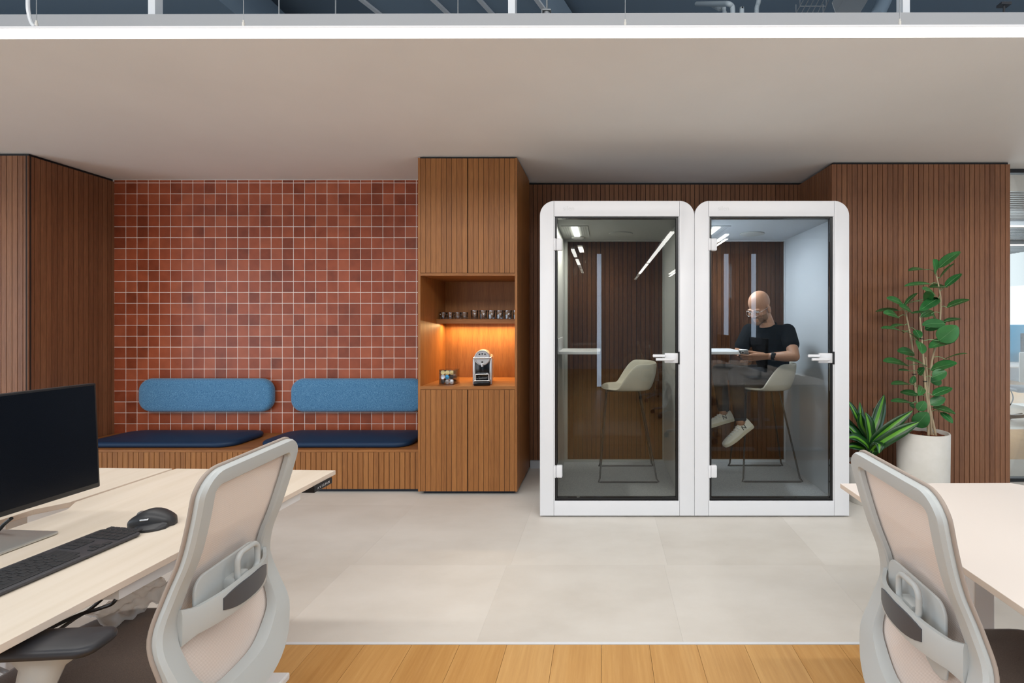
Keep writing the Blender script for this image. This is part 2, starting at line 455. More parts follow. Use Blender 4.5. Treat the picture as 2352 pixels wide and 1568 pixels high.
mb = MB(); slats(mb, (-7.0, 3.82), (LX0, 3.82), 0, TOPZ, .0425); struct('wall_left_front', mb, WS, 'walnut slatted wall facing the desks on the left', smooth=False)
mb = MB(); slats(mb, (LX0, 3.82), (LX1, 4.56), 0, TOPZ, .0425, flip=1); struct('wall_left_return', mb, WS, 'slatted side wall of the bench recess', smooth=False)
mb = MB(); mb.prism([(-7, 3.842, 0), (LX0-.022, 3.842, 0), (LX1-.022, 4.7, 0), (-7, 4.7, 0)], (0, 0, CEIL-.001)); struct('wall_left_core', mb, M['black'], smooth=False)
# tiled wall
TY = 4.54
def tiled():
    mb = MB(); p = .1043; g = .0036
    xs = [-4.565]+[-4.455+p*i for i in range(32)]
    zt = 2.683; zs = [CEIL-.004, zt]+[zt-.1022*i for i in range(1, 27)]
    for i in range(len(xs)-1):
        for j in range(len(zs)-1):
            x0, x1, z1, z0 = xs[i]+g/2, xs[i+1]-g/2, zs[j]-g/2, zs[j+1]+g/2
            if x0 > -1.3 or z1 < .25: continue
            c = Vector(((x0+x1)/2, TY, (z0+z1)/2)); ax, az = random.gauss(0, .0045), random.gauss(0, .0045)
            def pt(px, pz, dy): return Vector((px, TY+dy+(px-c.x)*ax+(pz-c.z)*az, pz))
            jx = lambda: random.uniform(-.0006, .0006)
            o = [pt(x0+jx(), z0+jx(), .0018), pt(x1+jx(), z0+jx(), .0018), pt(x1+jx(), z1+jx(), .0018), pt(x0+jx(), z1+jx(), .0018)]
            e = .0010
            n = [pt(x0+e, z0+e, 0), pt(x1-e, z0+e, 0), pt(x1-e, z1-e, 0), pt(x0+e, z1-e, 0)]
            mb.loft([o, n], caps=False)
            mb.bm.faces.new([mb.bm.verts.new(v) for v in n]) if False else None
            mb.bm.verts.ensure_lookup_table()
            mb.bm.faces.new(mb.bm.verts[-4:])
    return mb
struct('wall_back_tiled', tiled(), M['tile'], 'terracotta square tiled wall', smooth=False, normals=False)
mb = MB(); mb.box(-4.60, -1.0, TY+.0014, TY+.12, 0, CEIL-.002); struct('wall_back_grout', mb, M['grout'], smooth=False)
# slatted recess behind the booths
mb = MB(); slats(mb, (-.75, 4.635), (1.90, 4.635), 0, TOPZ, .0425); struct('wall_back_slatted', mb, WS, 'dark slatted wall behind the white booths', smooth=False)
mb = MB(); mb.box(-.75, 2.0, 4.656, 4.72, 0, CEIL-.001); struct('wall_back_core', mb, M['black'], smooth=False)
RX = 1.895; RXE = 3.376
mb = MB(); slats(mb, (1.872, 4.64), (RX, 4.035), 0, TOPZ, .0425); struct('wall_right_return', mb, WS, 'slatted side wall of the booth recess', smooth=False)
mb = MB(); slats(mb, (RX, 4.03), (RXE, 4.03), 0, TOPZ, .0418); struct('wall_right', mb, WS, 'walnut slatted wall behind the plants', smooth=False)
mb = MB(); mb.box(RX+.022, RXE-.002, 4.052, 4.65, 0, CEIL-.001); struct('wall_right_core', mb, M['black'], smooth=False)
mb = MB(); mb.box(-.69, -.46, 4.60, 4.633, 0, .07); struct('baseboard_back', mb, M['felt_light'], smooth=False)

# glass partition and the bright office beyond it, on the far right
mb = MB(); mb.box(RXE+.01, 5.6, 4.24, 4.252, .03, 2.68); struct('window_1', mb, M['glass_back'], 'glass partition beside the slatted wall', smooth=False)
mb = MB(); mb.box(RXE, 5.6, 4.22, 4.275, 0, .03); mb.box(RXE, 5.6, 4.22, 4.275, 2.68, CEIL)
struct('trim_partition', mb, M['seal'], 'dark rails of the glass partition', smooth=False)
mb = MB(); mb.box(3.0, 9.5, 4.9, 6.25, -.06, 0); struct('floor_office_near', mb, M['floor_wood'], smooth=False)
mb = MB(); mb.box(3.0, 9.5, 6.25, 8.2, -.06, 0); struct('floor_office_pale', mb, M['floor_tile'], smooth=False)
mb = MB(); mb.box(3.0, 9.5, 8.2, 12, -.06, 0); struct('floor_office_far', mb, M['floor_wood'], smooth=False)
mb = MB()
for i in range(60):
    mb.box(3.2, 9.0, 5.0+.1*i, 5.05+.1*i, 2.86, 2.93)
struct('ceiling_slatted', mb, M['galv'], 'grey slatted metal ceiling beyond the glass', smooth=False)
mb = MB(); mb.box(4.0, 11, 11.4, 11.45, .9, 3.6); struct('window_2', mb, M['sky'], 'bright daylight window beyond the glass partition', smooth=False)
mb = MB(); mb.box(4.0, 11, 11.46, 11.55, 0, 3.6); struct('wall_office_far', mb, M['white'], smooth=False)
mb = MB(); mb.box(3.0, 3.05, 4.7, 11.5, 0, 3.7); struct('wall_office_left', mb, M['white'], smooth=False)
area('office_daylight', (6.2, 10.6, 2.0), (-90, 0, 0), 5, 2.2, 260, DAY)
area('office_ceiling_glow', (6.0, 6.3, 2.8), (20, 0, 0), 4.5, .3, 110, DAY)
for i, (y, lab) in enumerate(((7.2, 'nearest white light line under the slatted ceiling beyond the glass'), (9.0, 'farther white light line under the slatted ceiling beyond the glass'))):
    t = thing('ceiling_light', lab, 'light', (6.2, y, 2.78))
    mb = MB(); mb.box(3.6, 8.8, y-.04, y+.04, 2.8, 2.86); obj('housing', mb, M['metal_white'], t, smooth=False)
    mb = MB(); mb.box(3.6, 8.8, y-.035, y+.035, 2.785, 2.8); obj('diffuser', mb, M['tube'], t, smooth=False)
# desk with a teal divider and clutter beyond the glass
t = thing('desk', 'white office desk with teal divider beyond the glass partition', 'desk', (6.6, 7.3, 0))
mb = MB(); mb.box(5.5, 8.0, 6.95, 7.75, .715, .74, .004); obj('tabletop', mb, M['desk_r'], t, smooth=False)
for x in (5.75, 7.8):
    mb = MB(); mb.box(x-.04, x+.04, 7.3, 7.4, .02, .714); mb.box(x-.04, x+.04, 7.0, 7.7, 0, .03); obj('leg', mb, M['frame_metal'], t, smooth=False)
mb = MB(); mb.box(5.5, 8.0, 7.76, 7.79, .72, 1.33, .01); obj('divider', mb, M['teal'], t, smooth=False)
t = thing('monitor', 'dark monitor on the desk beyond the glass partition', 'monitor', (6.75, 7.5, .74))
mb = MB(); mb.box(6.45, 7.05, 7.49, 7.52, .85, 1.2, .005); obj('screen', mb, M['screen'], t, smooth=False)
mb = MB(); mb.box(6.72, 6.78, 7.52, 7.54, .75, 1.0); mb.box(6.6, 6.9, 7.4, 7.6, .741, .752, .003); obj('stand', mb, M['base_metal'], t, smooth=False)
for k, (x, y) in enumerate(((5.95, 7.15), (6.25, 7.05))):
    pts = [(x, y, .71), (x-.03, y-.02, .5), (x+.08, y, .25), (x-.02, y+.03, .012), (x+.3, y+.1, .012)]
    mb = MB(); mb.tube(catmull(pts), .008, 6); tag(obj('cable', mb, M['cable']), ['black cable hanging under the desk beyond the glass, left one', 'black cable hanging under the desk beyond the glass, right one'][k], 'cable', 'cables beyond the glass')
def basic_chair(x, y, lab, r):
    t = thing('swivel_chair', lab, 'chair', (x, y, 0), r, 'chairs beyond the glass')
    mb = MB(); mb.box(-.23, .23, -.23, .23, .44, .5, .03); obj('seat', mb, M['chair_dark'], t, local=True)
    mb = MB(); mb.box(-.2, .2, .2, .24, .58, .98, .018); mb.box(-.03, .03, .2, .26, .42, .7, .01); obj('backrest', mb, M['chair_grey'], t, local=True)
    mb = MB(); mb.cyl((0, 0, .1), (0, 0, .44), .025); obj('column', mb, M['chrome'], t, local=True)
    mb = MB()
    for k in range(5):
        a = k*math.tau/5; mb.tube([(0, 0, .1), (.26*math.cos(a), .26*math.sin(a), .06)], [.025, .014], 6); mb.ball((.26*math.cos(a), .26*math.sin(a), .03), .03, u=10, v=6)
    obj('base', mb, M['bezel'], t, local=True)
basic_chair(5.75, 6.6, 'grey swivel chair at the desk beyond the glass partition', 2.9)
# rear of the office, behind the camera
mb = MB(); mb.box(-8.2, 7.4, -7.2, -7.05, 0, 3.75); struct('wall_rear', mb, M['slab'], smooth=False)
mb = MB(); mb.box(-8.2, -8.0, -7.2, 5, 0, 3.75); struct('wall_left', mb, M['slab'], smooth=False)
mb = MB(); mb.box(7.2, 7.4, -7.2, 4.2, 0, 3.75); struct('wall_office_right', mb, M['slab'], smooth=False)
for k, (x, z0) in enumerate(((-.08, .05), (2.51, .95), (3.07, .95))):
    mb = MB(); mb.box(x-.045, x+.045, -2.96, -2.94, z0, 2.75); struct('window_%d' % (k+3), mb, M['slit'], 'narrow daylight window strip behind the camera', smooth=False)

# ================================================================== ABOVE THE LOWERED CEILING
def post(x0, x1, lab, d=.05, y=2.24):
    mb = MB(); mb.box(x0, x1, y, y+d, CEIL+.063, 3.749); return tag(obj('ceiling_post', mb, M['metal_white'], smooth=False), lab, 'post', 'white posts above the lowered ceiling')
def bx(px, Y): return (px-CX)/F*Y
post(bx(340, 2.24), bx(356, 2.24), 'white post above the lowered ceiling, leftmost of three', .04)
post(bx(1167, 2.24), bx(1183, 2.24), 'white post above the lowered ceiling, middle of three')
post(bx(2074, 2.24), bx(2090, 2.24), 'white post above the lowered ceiling, rightmost of three')
def ab(px, py, Y): return W(px, py, Y)
# sheet-metal duct seen as slanting panels
mb = MB(); P0, P1 = (-1.35, 2.6), (-.75, 2.6)
mb.prism([(-1.72, 2.5, 3.42), (-.62, 2.5, 3.42), (.1, 4.6, 3.42), (-1.0, 4.6, 3.42)], (0, 0, .28))
t = tag(obj('air_duct', mb, M['slab'], smooth=False), 'grey sheet metal air duct above the lowered ceiling', 'duct')
for k, xx in enumerate((-1.72, -1.27, -.98, -.62)):
    mb = MB(); mb.prism([(xx, 2.5, 3.405), (xx+.03, 2.5, 3.405), (xx+.75, 4.6, 3.405), (xx+.72, 4.6, 3.405)], (0, 0, .014)); obj('seam', mb, M['metal_white'], t, smooth=False)
mb = MB(); mb.prism([(-4.6, 2.4, 3.30), (-2.28, 2.4, 3.30), (-2.28, 4.4, 3.30), (-4.6, 4.4, 3.30)], (0, 0, .3))
tag(obj('ceiling_beam', mb, M['slab'], smooth=False), 'wide dark grey concrete beam at top left', 'beam')
for k, (px, lab) in enumerate(((641, 'thin drop rod above the lowered ceiling, first right of the leftmost post'), (771, 'thin drop rod above the lowered ceiling, second right of the leftmost post'), (1052, 'thin drop rod above the lowered ceiling, just left of the middle post'))):
    mb = MB(); p = W(px, 60, 2.45); mb.cyl((p.x, 2.45, CEIL+.062), (p.x, 2.45, 3.74), .0035, 8)
    tag(obj('threaded_rod', mb, M['galv']), lab, 'rod', 'rods above the lowered ceiling')
t = thing('rod_clamp', 'steel rod with bracket clamp just right of the middle post', 'bracket', tuple(W(1256, 30, 2.4)))
p = W(1256, 26, 2.4)
mb = MB(); mb.cyl((p.x, 2.4, CEIL+.062), (p.x, 2.4, 3.74), .005, 8); obj('rod', mb, M['galv'], t)
mb = MB(); mb.box(p.x-.022, p.x+.022, 2.38, 2.42, p.z-.006, p.z); mb.box(p.x-.024, p.x-.020, 2.38, 2.42, CEIL+.063, p.z); mb.lathe([(.018, 0), (.018, .02), (0, .022)], (p.x, 2.4, p.z-.03)); obj('bracket', mb, M['galv'], t)
def pipe(name, pts, r, lab, cat, m='pvc', corr=False):
    path = catmull(pts, 10)
    if corr:
        path2 = []; L = 0
        P = catmull(pts, 40); rad = [r*(1+.14*math.sin(i*1.3)) for i in range(len(P))]
        mb = MB(); mb.tube(P, rad, 12)
    else:
        mb = MB(); mb.tube(path, r, 14)
    return tag(obj(name, mb, M[m]), lab, cat)
Y0 = 2.75
def cz(px, py, Y=Y0): return tuple(W(px, py, Y))
o = pipe('drain_pipe', [cz(1683, 45), cz(1683, 24), cz(1681, 14), cz(1672, 9), cz(1655, 9, 2.9), cz(1600, 9, 3.4)], .014, 'grey plastic pipe elbow above the ceiling edge', 'pipe')
pipe('flexible_conduit', [cz(1668, 30, 3.0)[:2]+(CEIL+.063,), cz(1664, 30, 3.0), cz(1652, 20, 3.05), cz(1634, 10, 3.2)], .013, 'ribbed grey conduit behind the plastic pipe elbow', 'pipe', corr=True)
pipe('pipe_stub', [cz(1704, 30)[:2]+(CEIL+.063,), cz(1704, 32), cz(1704, 22)], .013, 'short rounded grey pipe stub right of the elbow pipe', 'pipe')
pipe('flexible_conduit', [cz(1738, 44), cz(1738, 20), cz(1742, 5), cz(1744, -20), cz(1744, -60)], .012, 'upright ribbed grey conduit left of the cable tray', 'pipe', corr=True)
pipe('large_pipe', [cz(2010, 42, 3.0), cz(2030, 4, 3.2), cz(2060, -60, 3.6)], .045, 'thick grey pipe between cable tray and right post', 'pipe', 'slab')
t = thing('cable_tray', 'slotted steel cable tray above the ceiling edge on the right', 'cable tray', cz(1930, 20))
a0, a1, b0, b1 = Vector(cz(1920, 31, 2.7)), Vector(cz(1975, 31, 2.7)), Vector(cz(1955, -30, 3.0)), Vector(cz(2012, -30, 3.0))
mb = MB(); mb.prism([a0, a1, b1, b0], (0, 0, .004)); 
lw = a0+Vector((0, 0, .06)); mb.prism([a0, b0, b0+Vector((-.02, 0, .06)), a0+Vector((-.02, 0, .06))], (-.003, 0, 0)); obj('tray', mb, M['galv'], t, smooth=False)
mb = MB()
for i in range(7):
    for j in range(4):
        u, v = (i+.5)/7, (j+.5)/4
        c = a0.lerp(a1, v).lerp(b0.lerp(b1, v), u); du = (b0-a0).normalized()*.018; dv = (a1-a0).normalized()*.004
        mb.prism([c-du-dv, c-du+dv, c+du+dv, c+du-dv], (0, 0, -.0015))
obj('slots', mb, M['black'], t, smooth=False)['kind'] = 'stuff'
t = thing('wire_basket_tray', 'wire basket cable tray left of the slotted tray', 'cable tray', cz(1860, 20))
mb = MB(); L0, R0 = Vector(cz(1828, 31, 2.72)), Vector(cz(1890, 31, 2.72)); dv = Vector(cz(1862, -30, 3.05))-L0
for i in range(6): q = L0.lerp(R0, i/5); mb.tube([q, q+dv], .0025, 6)
for i in range(5): q = L0+dv*i/4; mb.tube([q+Vector((0, 0, .05)), q, q+(R0-L0), q+(R0-L0)+Vector((0, 0, .05))], .0025, 6)
obj('wires', mb, M['galv'], t)
p = W(2306, 14, 2.9)
mb = MB(); mb.cyl((p.x, 2.9, p.z), (p.x, 2.9, CEIL+.06), .006, 8); mb.box(p.x-.03, p.x+.03, 2.88, 2.92, p.z, p.z+.014); tag(obj('sprinkler_head', mb, M['beam_dark']), 'small dark sprinkler fitting right of the rightmost post', 'sprinkler')

# ================================================================== SUSPENDED LIGHT LINE
a = -.0031
t = thing('linear_pendant', 'long white suspended light line across the top of the picture', 'light', (-.4, 1.9, 2.52), a)
mb = MB(); mb.box(-5.5, 3.8, -.03, .03, .006, .016, .002); obj('housing', mb, M['white'], t, local=True, smooth=False)
mb = MB(); mb.box(-5.5, 3.8, -.028, .028, -.001, .0058); obj('diffuser', mb, M['tube'], t, local=True)
for px in (80, 558, 1436, 2065):
    x = bx(px, 1.9)+.4
    mb = MB(); mb.cyl((x, 0, .05), (x, 0, 1.22), .0013, 6); cb_ = obj('suspension_cable', mb, M['galv'], t, local=True)
    mb = MB(); mb.cyl((x, 0, .0162), (x, 0, .045), .005, 10); mb.cyl((x, 0, .045), (x, 0, .055), .003, 8); g_ = obj('gripper', mb, M['pot'], cb_, local=True)
pts = [W(80, 62, 1.9), W(72, 52, 1.9), W(66, 30, 1.9), W(64, 5, 1.9), W(66, -60, 1.92), W(68, -120, 1.92)]
mb = MB(); mb.tube(catmull([tuple(p) for p in pts]), .006, 8); obj('power_cable', mb, M['metal_white'], t)
for x, segs, lab in ((.95, ((-3.2, .28), (-5.6, -3.5)), 'white light line behind the camera, over the aisle'), (1.75, ((-2.7, .1), (-5.8, -2.85)), 'white light line behind the camera, over the right desks'), (-.52, ((-2.3, -1.35), (-3.6, -2.7)), 'short white light line behind the camera, nearest the left desks')):
    t = thing('linear_pendant', lab, 'light', (x, 0, 2.6))
    for y0, y1 in segs:
        mb = MB(); mb.box(-.03, .03, y0, y1, .02, .05); obj('housing', mb, M['white'], t, local=True, smooth=False)
        mb = MB(); mb.box(-.029, .029, y0, y1, 0, .0195); obj('diffuser', mb, M['tube_far'], t, local=True, smooth=False)

# ================================================================== BENCH AND CUSHIONS
t = thing('built_in_bench', 'long slatted wooden bench built under the tiled wall', 'bench', (-3.0, 4.2, 0))
BY = 3.955; BT = .35
mb = MB(); slats(mb, (-4.50, BY), (-1.484, BY), .03, BT-.022, .0425); obj('front_panel', mb, [M['wood_cab'], M['wood_dark']], t, smooth=False)
mb = MB(); mb.box(-4.535, -1.484, BY-.004, TY-.002, BT-.022, BT, .002); obj('seat_board', mb, M['wood_h'], t, smooth=False)
mb = MB(); mb.box(-4.5, -1.484, BY+.03, BY+.06, 0, .03); obj('plinth', mb, M['navy_gap'], t, smooth=False)
def rrect(w, h, r, n=8):
    out = []
    for cx, cy, a0 in ((w/2-r, h/2-r, 0), (-w/2+r, h/2-r, 90), (-w/2+r, -h/2+r, 180), (w/2-r, -h/2+r, 270)):
        for k in range(n+1):
            a = math.radians(a0+90*k/n); out.append((cx+r*math.cos(a), cy+r*math.sin(a)))
    return out
def pad(w, h, r, t, e, dome=.01):           # soft cushion lying in xy, z from 0 to t
    mb = MB(); L = []
    def ins(i, z): return [Vector((x, y, z)) for x, y in rrect(w-2*i, h-2*i, max(r-i, .004))]
    L.append(ins(e*1.2, 0))
    for k in range(7):
        a = math.pi*(-.5+k/6*.5*2)
        L.append(ins(e*(1-math.cos(a)), t/2+t/2*math.sin(a)))
    for k in range(1, 5): L.append(ins(e+(min(w, h)/2-e)*k/5, t+dome*math.sin(k/5*math.pi/2)))
    return mb.loft(L)
for k, (x0, x1, lab) in enumerate(((-4.30, -3.06, 'navy leather seat cushion at the left end of the bench'), (-2.86, -1.60, 'navy leather seat cushion beside the tall coffee cabinet'))):
    mb = pad(x1-x0, .48, .13, .045, .02, .012); mb.xf(Matrix.Translation(((x0+x1)/2, 4.235, BT+.001)))
    tag(obj('seat_cushion', mb, M['navy'], angle=80), lab, 'cushion', 'bench cushions')
for k, (px0, px1, lab) in enumerate(((310, 620, 'blue cloth back cushion on the tiled wall, left one'), (662, 972, 'blue cloth back cushion on the tiled wall next to the coffee cabinet'))):
    x0, x1 = bx(px0, 4.44), bx(px1, 4.44)
    mb = pad(x1-x0, .31, .115, .085, .03, .006); mb.xf(Matrix.Translation(((x0+x1)/2, TY-.001, EYE-(909-CY)/F*4.44)) @ Matrix.Rotation(math.pi/2, 4, 'X'))
    tag(obj('back_cushion', mb, M['blue_cloth'], angle=80), lab, 'cushion', 'wall back cushions')

# ================================================================== TALL COFFEE CABINET
KX0, KX1, KY = -1.482, -.687, 3.895
t = thing('coffee_cabinet', 'tall oak cabinet with slatted doors and a lit coffee niche', 'cabinet', ((KX0+KX1)/2, KY, 0))
s = .019; KB = 4.53
mb = MB(); mb.box(KX0, KX0+s, KY, KB, .03, 2.70); mb.box(KX1-s, KX1, KY, KB, .03, 2.70); obj('side_panel', mb, M['wood_side'], t, smooth=False)
NZ0, NZ1 = EYE-(887-CY)/F*KY, EYE-(633-CY)/F*KY
mb = MB(); mb.box(KX0+s, KX1-s, KB-.015, KB, NZ0-.02, NZ1+.02); obj('back_panel', mb, M['wood_side'], t, smooth=False)
mb = MB(); mb.box(KX0+s, KX1-s, KY, KB-.015, NZ0-.026, NZ0, .001); obj('worktop', mb, M['wood_h'], t, smooth=False)
mb = MB(); mb.box(KX0+s, KX1-s, KY, KB-.015, NZ1, NZ1+.02, .001); obj('top_board', mb, M['wood_h'], t, smooth=False)
mb = MB(); mb.box(KX0+.02, KX1-.02, KY+.04, KB-.02, .03, NZ0-.03); obj('lower_carcass', mb, M['black'], t, smooth=False)
mb = MB(); mb.box(KX0+.02, KX1-.02, KY+.03, KB-.02, NZ1+.022, 2.7); obj('upper_carcass', mb, M['black'], t, smooth=False)
mb = MB(); mb.box(KX0+.03, KX1-.03, KY+.05, KB, 0, .03); obj('plinth', mb, M['navy_gap'], t, smooth=False)
mb = MB(); mb.box(KX0+.01, KX1-.01, KY+.02, KB, 2.70, CEIL-.001); obj('top_gap', mb, M['black'], t, smooth=False)
xm = (KX0+KX1)/2; g = .0015
for x0, x1 in ((KX0+s, xm-g), (xm+g, KX1-s)):
    for z0, z1 in ((.032, NZ0-.029), (NZ1+.023, 2.697)):
        mb = MB(); slats(mb, (x0+.001, KY+.001), (x1-.001, KY+.001), z0, z1, .0427, .003, .004, .02); obj('door', mb, [M['wood_cab'], M['wood_dark']], t, smooth=False)
SHZ = EYE-(743-CY)/F*4.27
mb = MB(); mb.box(KX0+s, KX1-s, 4.27, KB-.015, SHZ, SHZ+.04, .001); sh = obj('shelf', mb, M['wood_h'], t, smooth=False)
mb = MB(); mb.box(KX0+s+.02, KX1-s-.01, 4.415, 4.43, SHZ-.0006, SHZ+.002); obj('light_strip', mb, M['led'], sh, smooth=False)
area('cabinet_shelf_glow', ((KX0+KX1)/2, 4.42, SHZ-.012), (-8, 0, 0), .70, .015, 7.5, (1.0, .66, .30))
ST = SHZ+.0405
def tumbler(h, r0, r1):
    mb = MB(); n = 24; L = []
    for r, z, w_ in ((.0005, 0, 0), (r0*.94, 0, 0), (r0, .004, .02), (lerp(r0, r1, .35), h*.35, .06), (lerp(r0, r1, .72), h*.72, .05), (r1, h*.86, 0), (r1, h, 0), (r1-.0022, h, 0), (r1-.003, h*.8, 0), (lerp(r0, r1, .3)-.005, h*.3, 0), (r0-.008, .014, 0), (.0005, .012, 0)):
        L.append([Vector((r*(1-w_*(k % 2))*math.cos(2*math.pi*k/n), r*(1-w_*(k % 2))*math.sin(2*math.pi*k/n), z)) for k in range(n)])
    mb.loft(L, caps=False); return mb
first = {}
ords = ['first', 'second', 'third', 'fourth', 'fifth', 'sixth']
for kind, xs in (('short', (1018, 1034, 1051, 1067)), ('tall', (1090, 1110, 1129, 1148, 1167, 1186))):
    for i, px in enumerate(xs):
        x = bx(px, 4.34); lab = '%s clear glass tumbler on the wooden shelf, %s of the %s ones from the left' % (kind, ords[i], kind)
        if x > KX1-s-.035: x = KX1-s-.036
        if kind not in first:
            o = obj('tumbler', tumbler(*((.060, .028, .0315) if kind == 'short' else (.078, .030, .035))), M['clear'], local=True, angle=18); first[kind] = o
            o.location = (x, 4.34, ST); tag(o, lab, 'glass', '%s tumblers on the shelf' % kind)
        else:
            o = first[kind].copy(); C.objects.link(o); o.location = (x, 4.34, ST); o['label'] = lab
# coffee machine
MX, MY, MZ = bx(1109, 3.99), 3.97, NZ0+.0005
t = thing('coffee_machine', 'silver and black capsule coffee machine in the lit niche', 'coffee machine', (MX, MY, MZ), .18)
L_ = dict(parent=t, local=True)
mb = MB(); mb.box(-.078, .078, .05, .30, .0, .235, .022, 4); obj('body', mb, M['silver'], **L_)
mb = MB(); mb.box(-.078, -.056, .02, .06, 0, .225, .008); mb.box(.056, .078, .02, .06, 0, .225, .008); obj('side_cheek', mb, M['silver'], **L_)
mb = MB(); mb.box(-.056, .056, .035, .06, .02, .215, .003); obj('front_panel', mb, M['gloss_black'], **L_)
mb = MB(); n = 28
def disc(y, r): return [Vector((r*math.cos(2*math.pi*k/n), y, .222+r*math.sin(2*math.pi*k/n))) for k in range(n)]
mb.loft([disc(.0, .052), disc(-.004, .056), disc(.0, .062), disc(.01, .064), disc(.17, .062), disc(.18, .055)]); hd = obj('brew_head', mb, M['silver'], **L_)
mb = MB()
for a in (-.022, 0, .022): mb.cyl((a, -.0065, .252+(.003 if a == 0 else 0)), (a, .0, .252+(.003 if a == 0 else 0)), .006, 12)
obj('button', mb, M['gloss_black'], hd, local=True)
mb = MB(); mb.cyl((0, -.0065, .188), (0, 0, .188), .007, 14); obj('badge', mb, M['ink'], hd, local=True)
mb = MB(); mb.tube([(-.076, .03, .224), (-.07, -.012, .222), (.07, -.012, .222), (.076, .03, .224)], .006, 10); obj('lever', mb, M['chrome'], **L_)
mb = MB(); mb.cyl((0, .0, .15), (0, .0, .172), .009, 12); mb.box(-.012, .012, -.004, .04, .162, .178, .003); obj('spout', mb, M['silver'], **L_)
mb = MB(); mb.box(-.066, .066, -.045, .05, 0, .036, .01, 3); obj('drip_tray', mb, M['gloss_black'], **L_)
mb = MB(); mb.box(-.06, .06, -.038, .03, .036, .042, .002); mb.box(-.052, .052, -.02, .034, .086, .094, .003); mb.cyl((-.052, -.012, .04), (-.052, -.012, .09), .004, 8); mb.cyl((.052, -.012, .04), (.052, -.012, .09), .004, 8); obj('cup_grid', mb, M['chrome'], **L_)
# capsule box
BX, BYY = bx(1030, 4.02), 4.05; bw = .062
t = thing('capsule_box', 'clear acrylic box of coffee capsules left of the coffee machine', 'box', (BX, BYY, NZ0+.0005), -.12)
mb = MB(); e = .003
mb.box(-bw, bw, -bw, bw, 0, e)
for q in ((-bw, bw, -bw, -bw+e), (-bw, bw, bw-e, bw), (-bw, -bw+e, -bw+e, bw-e), (bw-e, bw, -bw+e, bw-e)): mb.box(*q, e, .118)
obj('clear_sides', mb, M['acrylic'], t, local=True, smooth=False)
mb = MB(); mb.box(-bw-.001, bw+.001, -bw-.001, bw+.001, .118, .1235); obj('lid', mb, M['acrylic'], t, local=True, smooth=False)
capm = {'gold': mat('gold_foil', 'd8c48a', .3, .6), 'blue': mat('blue_foil', '2f8fc0', .3, .5), 'black': mat('black_foil', '25262b', .3, .5), 'silver': mat('silver_foil', 'cfcfd2', .25, .7)}
capo = {}
seq = ['black', 'silver', 'silver', 'black', 'silver', 'black', 'silver', 'blue', 'black', 'gold', 'black', 'silver', 'gold', 'gold', 'gold', 'black', 'silver', 'gold']
slots = [(ix, iy, iz) for iz in range(3) for iy in range(2) for ix in range(3)]
for k, (col, (ix, iy, iz)) in enumerate(zip(seq, slots)):
    if col not in capo:
        mb = MB(); mb.lathe([(.0003, -.012), (.011, -.011), (.015, .008), (.0185, .0085), (.0185, .0105), (.0003, .012)], n=18)
        o = capo[col] = obj('coffee_capsule', mb, capm[col], local=True); 
        tag(o, {'gold': 'gold foil coffee capsule inside the clear box', 'blue': 'bright blue foil coffee capsule inside the clear box', 'black': 'black foil coffee capsule inside the clear box', 'silver': 'silver foil coffee capsule inside the clear box'}[col], 'coffee capsule', col+' capsules in the clear box')
    else:
        o = capo[col].copy(); C.objects.link(o)
    ca, sa = math.cos(-.12), math.sin(-.12); lx, ly = (ix-1)*.0385, (-.034 if iy == 0 else .022)
    o.location = (BX+lx*ca-ly*sa, BYY+lx*sa+ly*ca, NZ0+.0235+iz*.0372)
    o.rotation_euler = (math.pi/2+random.uniform(-.12, .12), 0, -.12+random.uniform(-.12, .12))
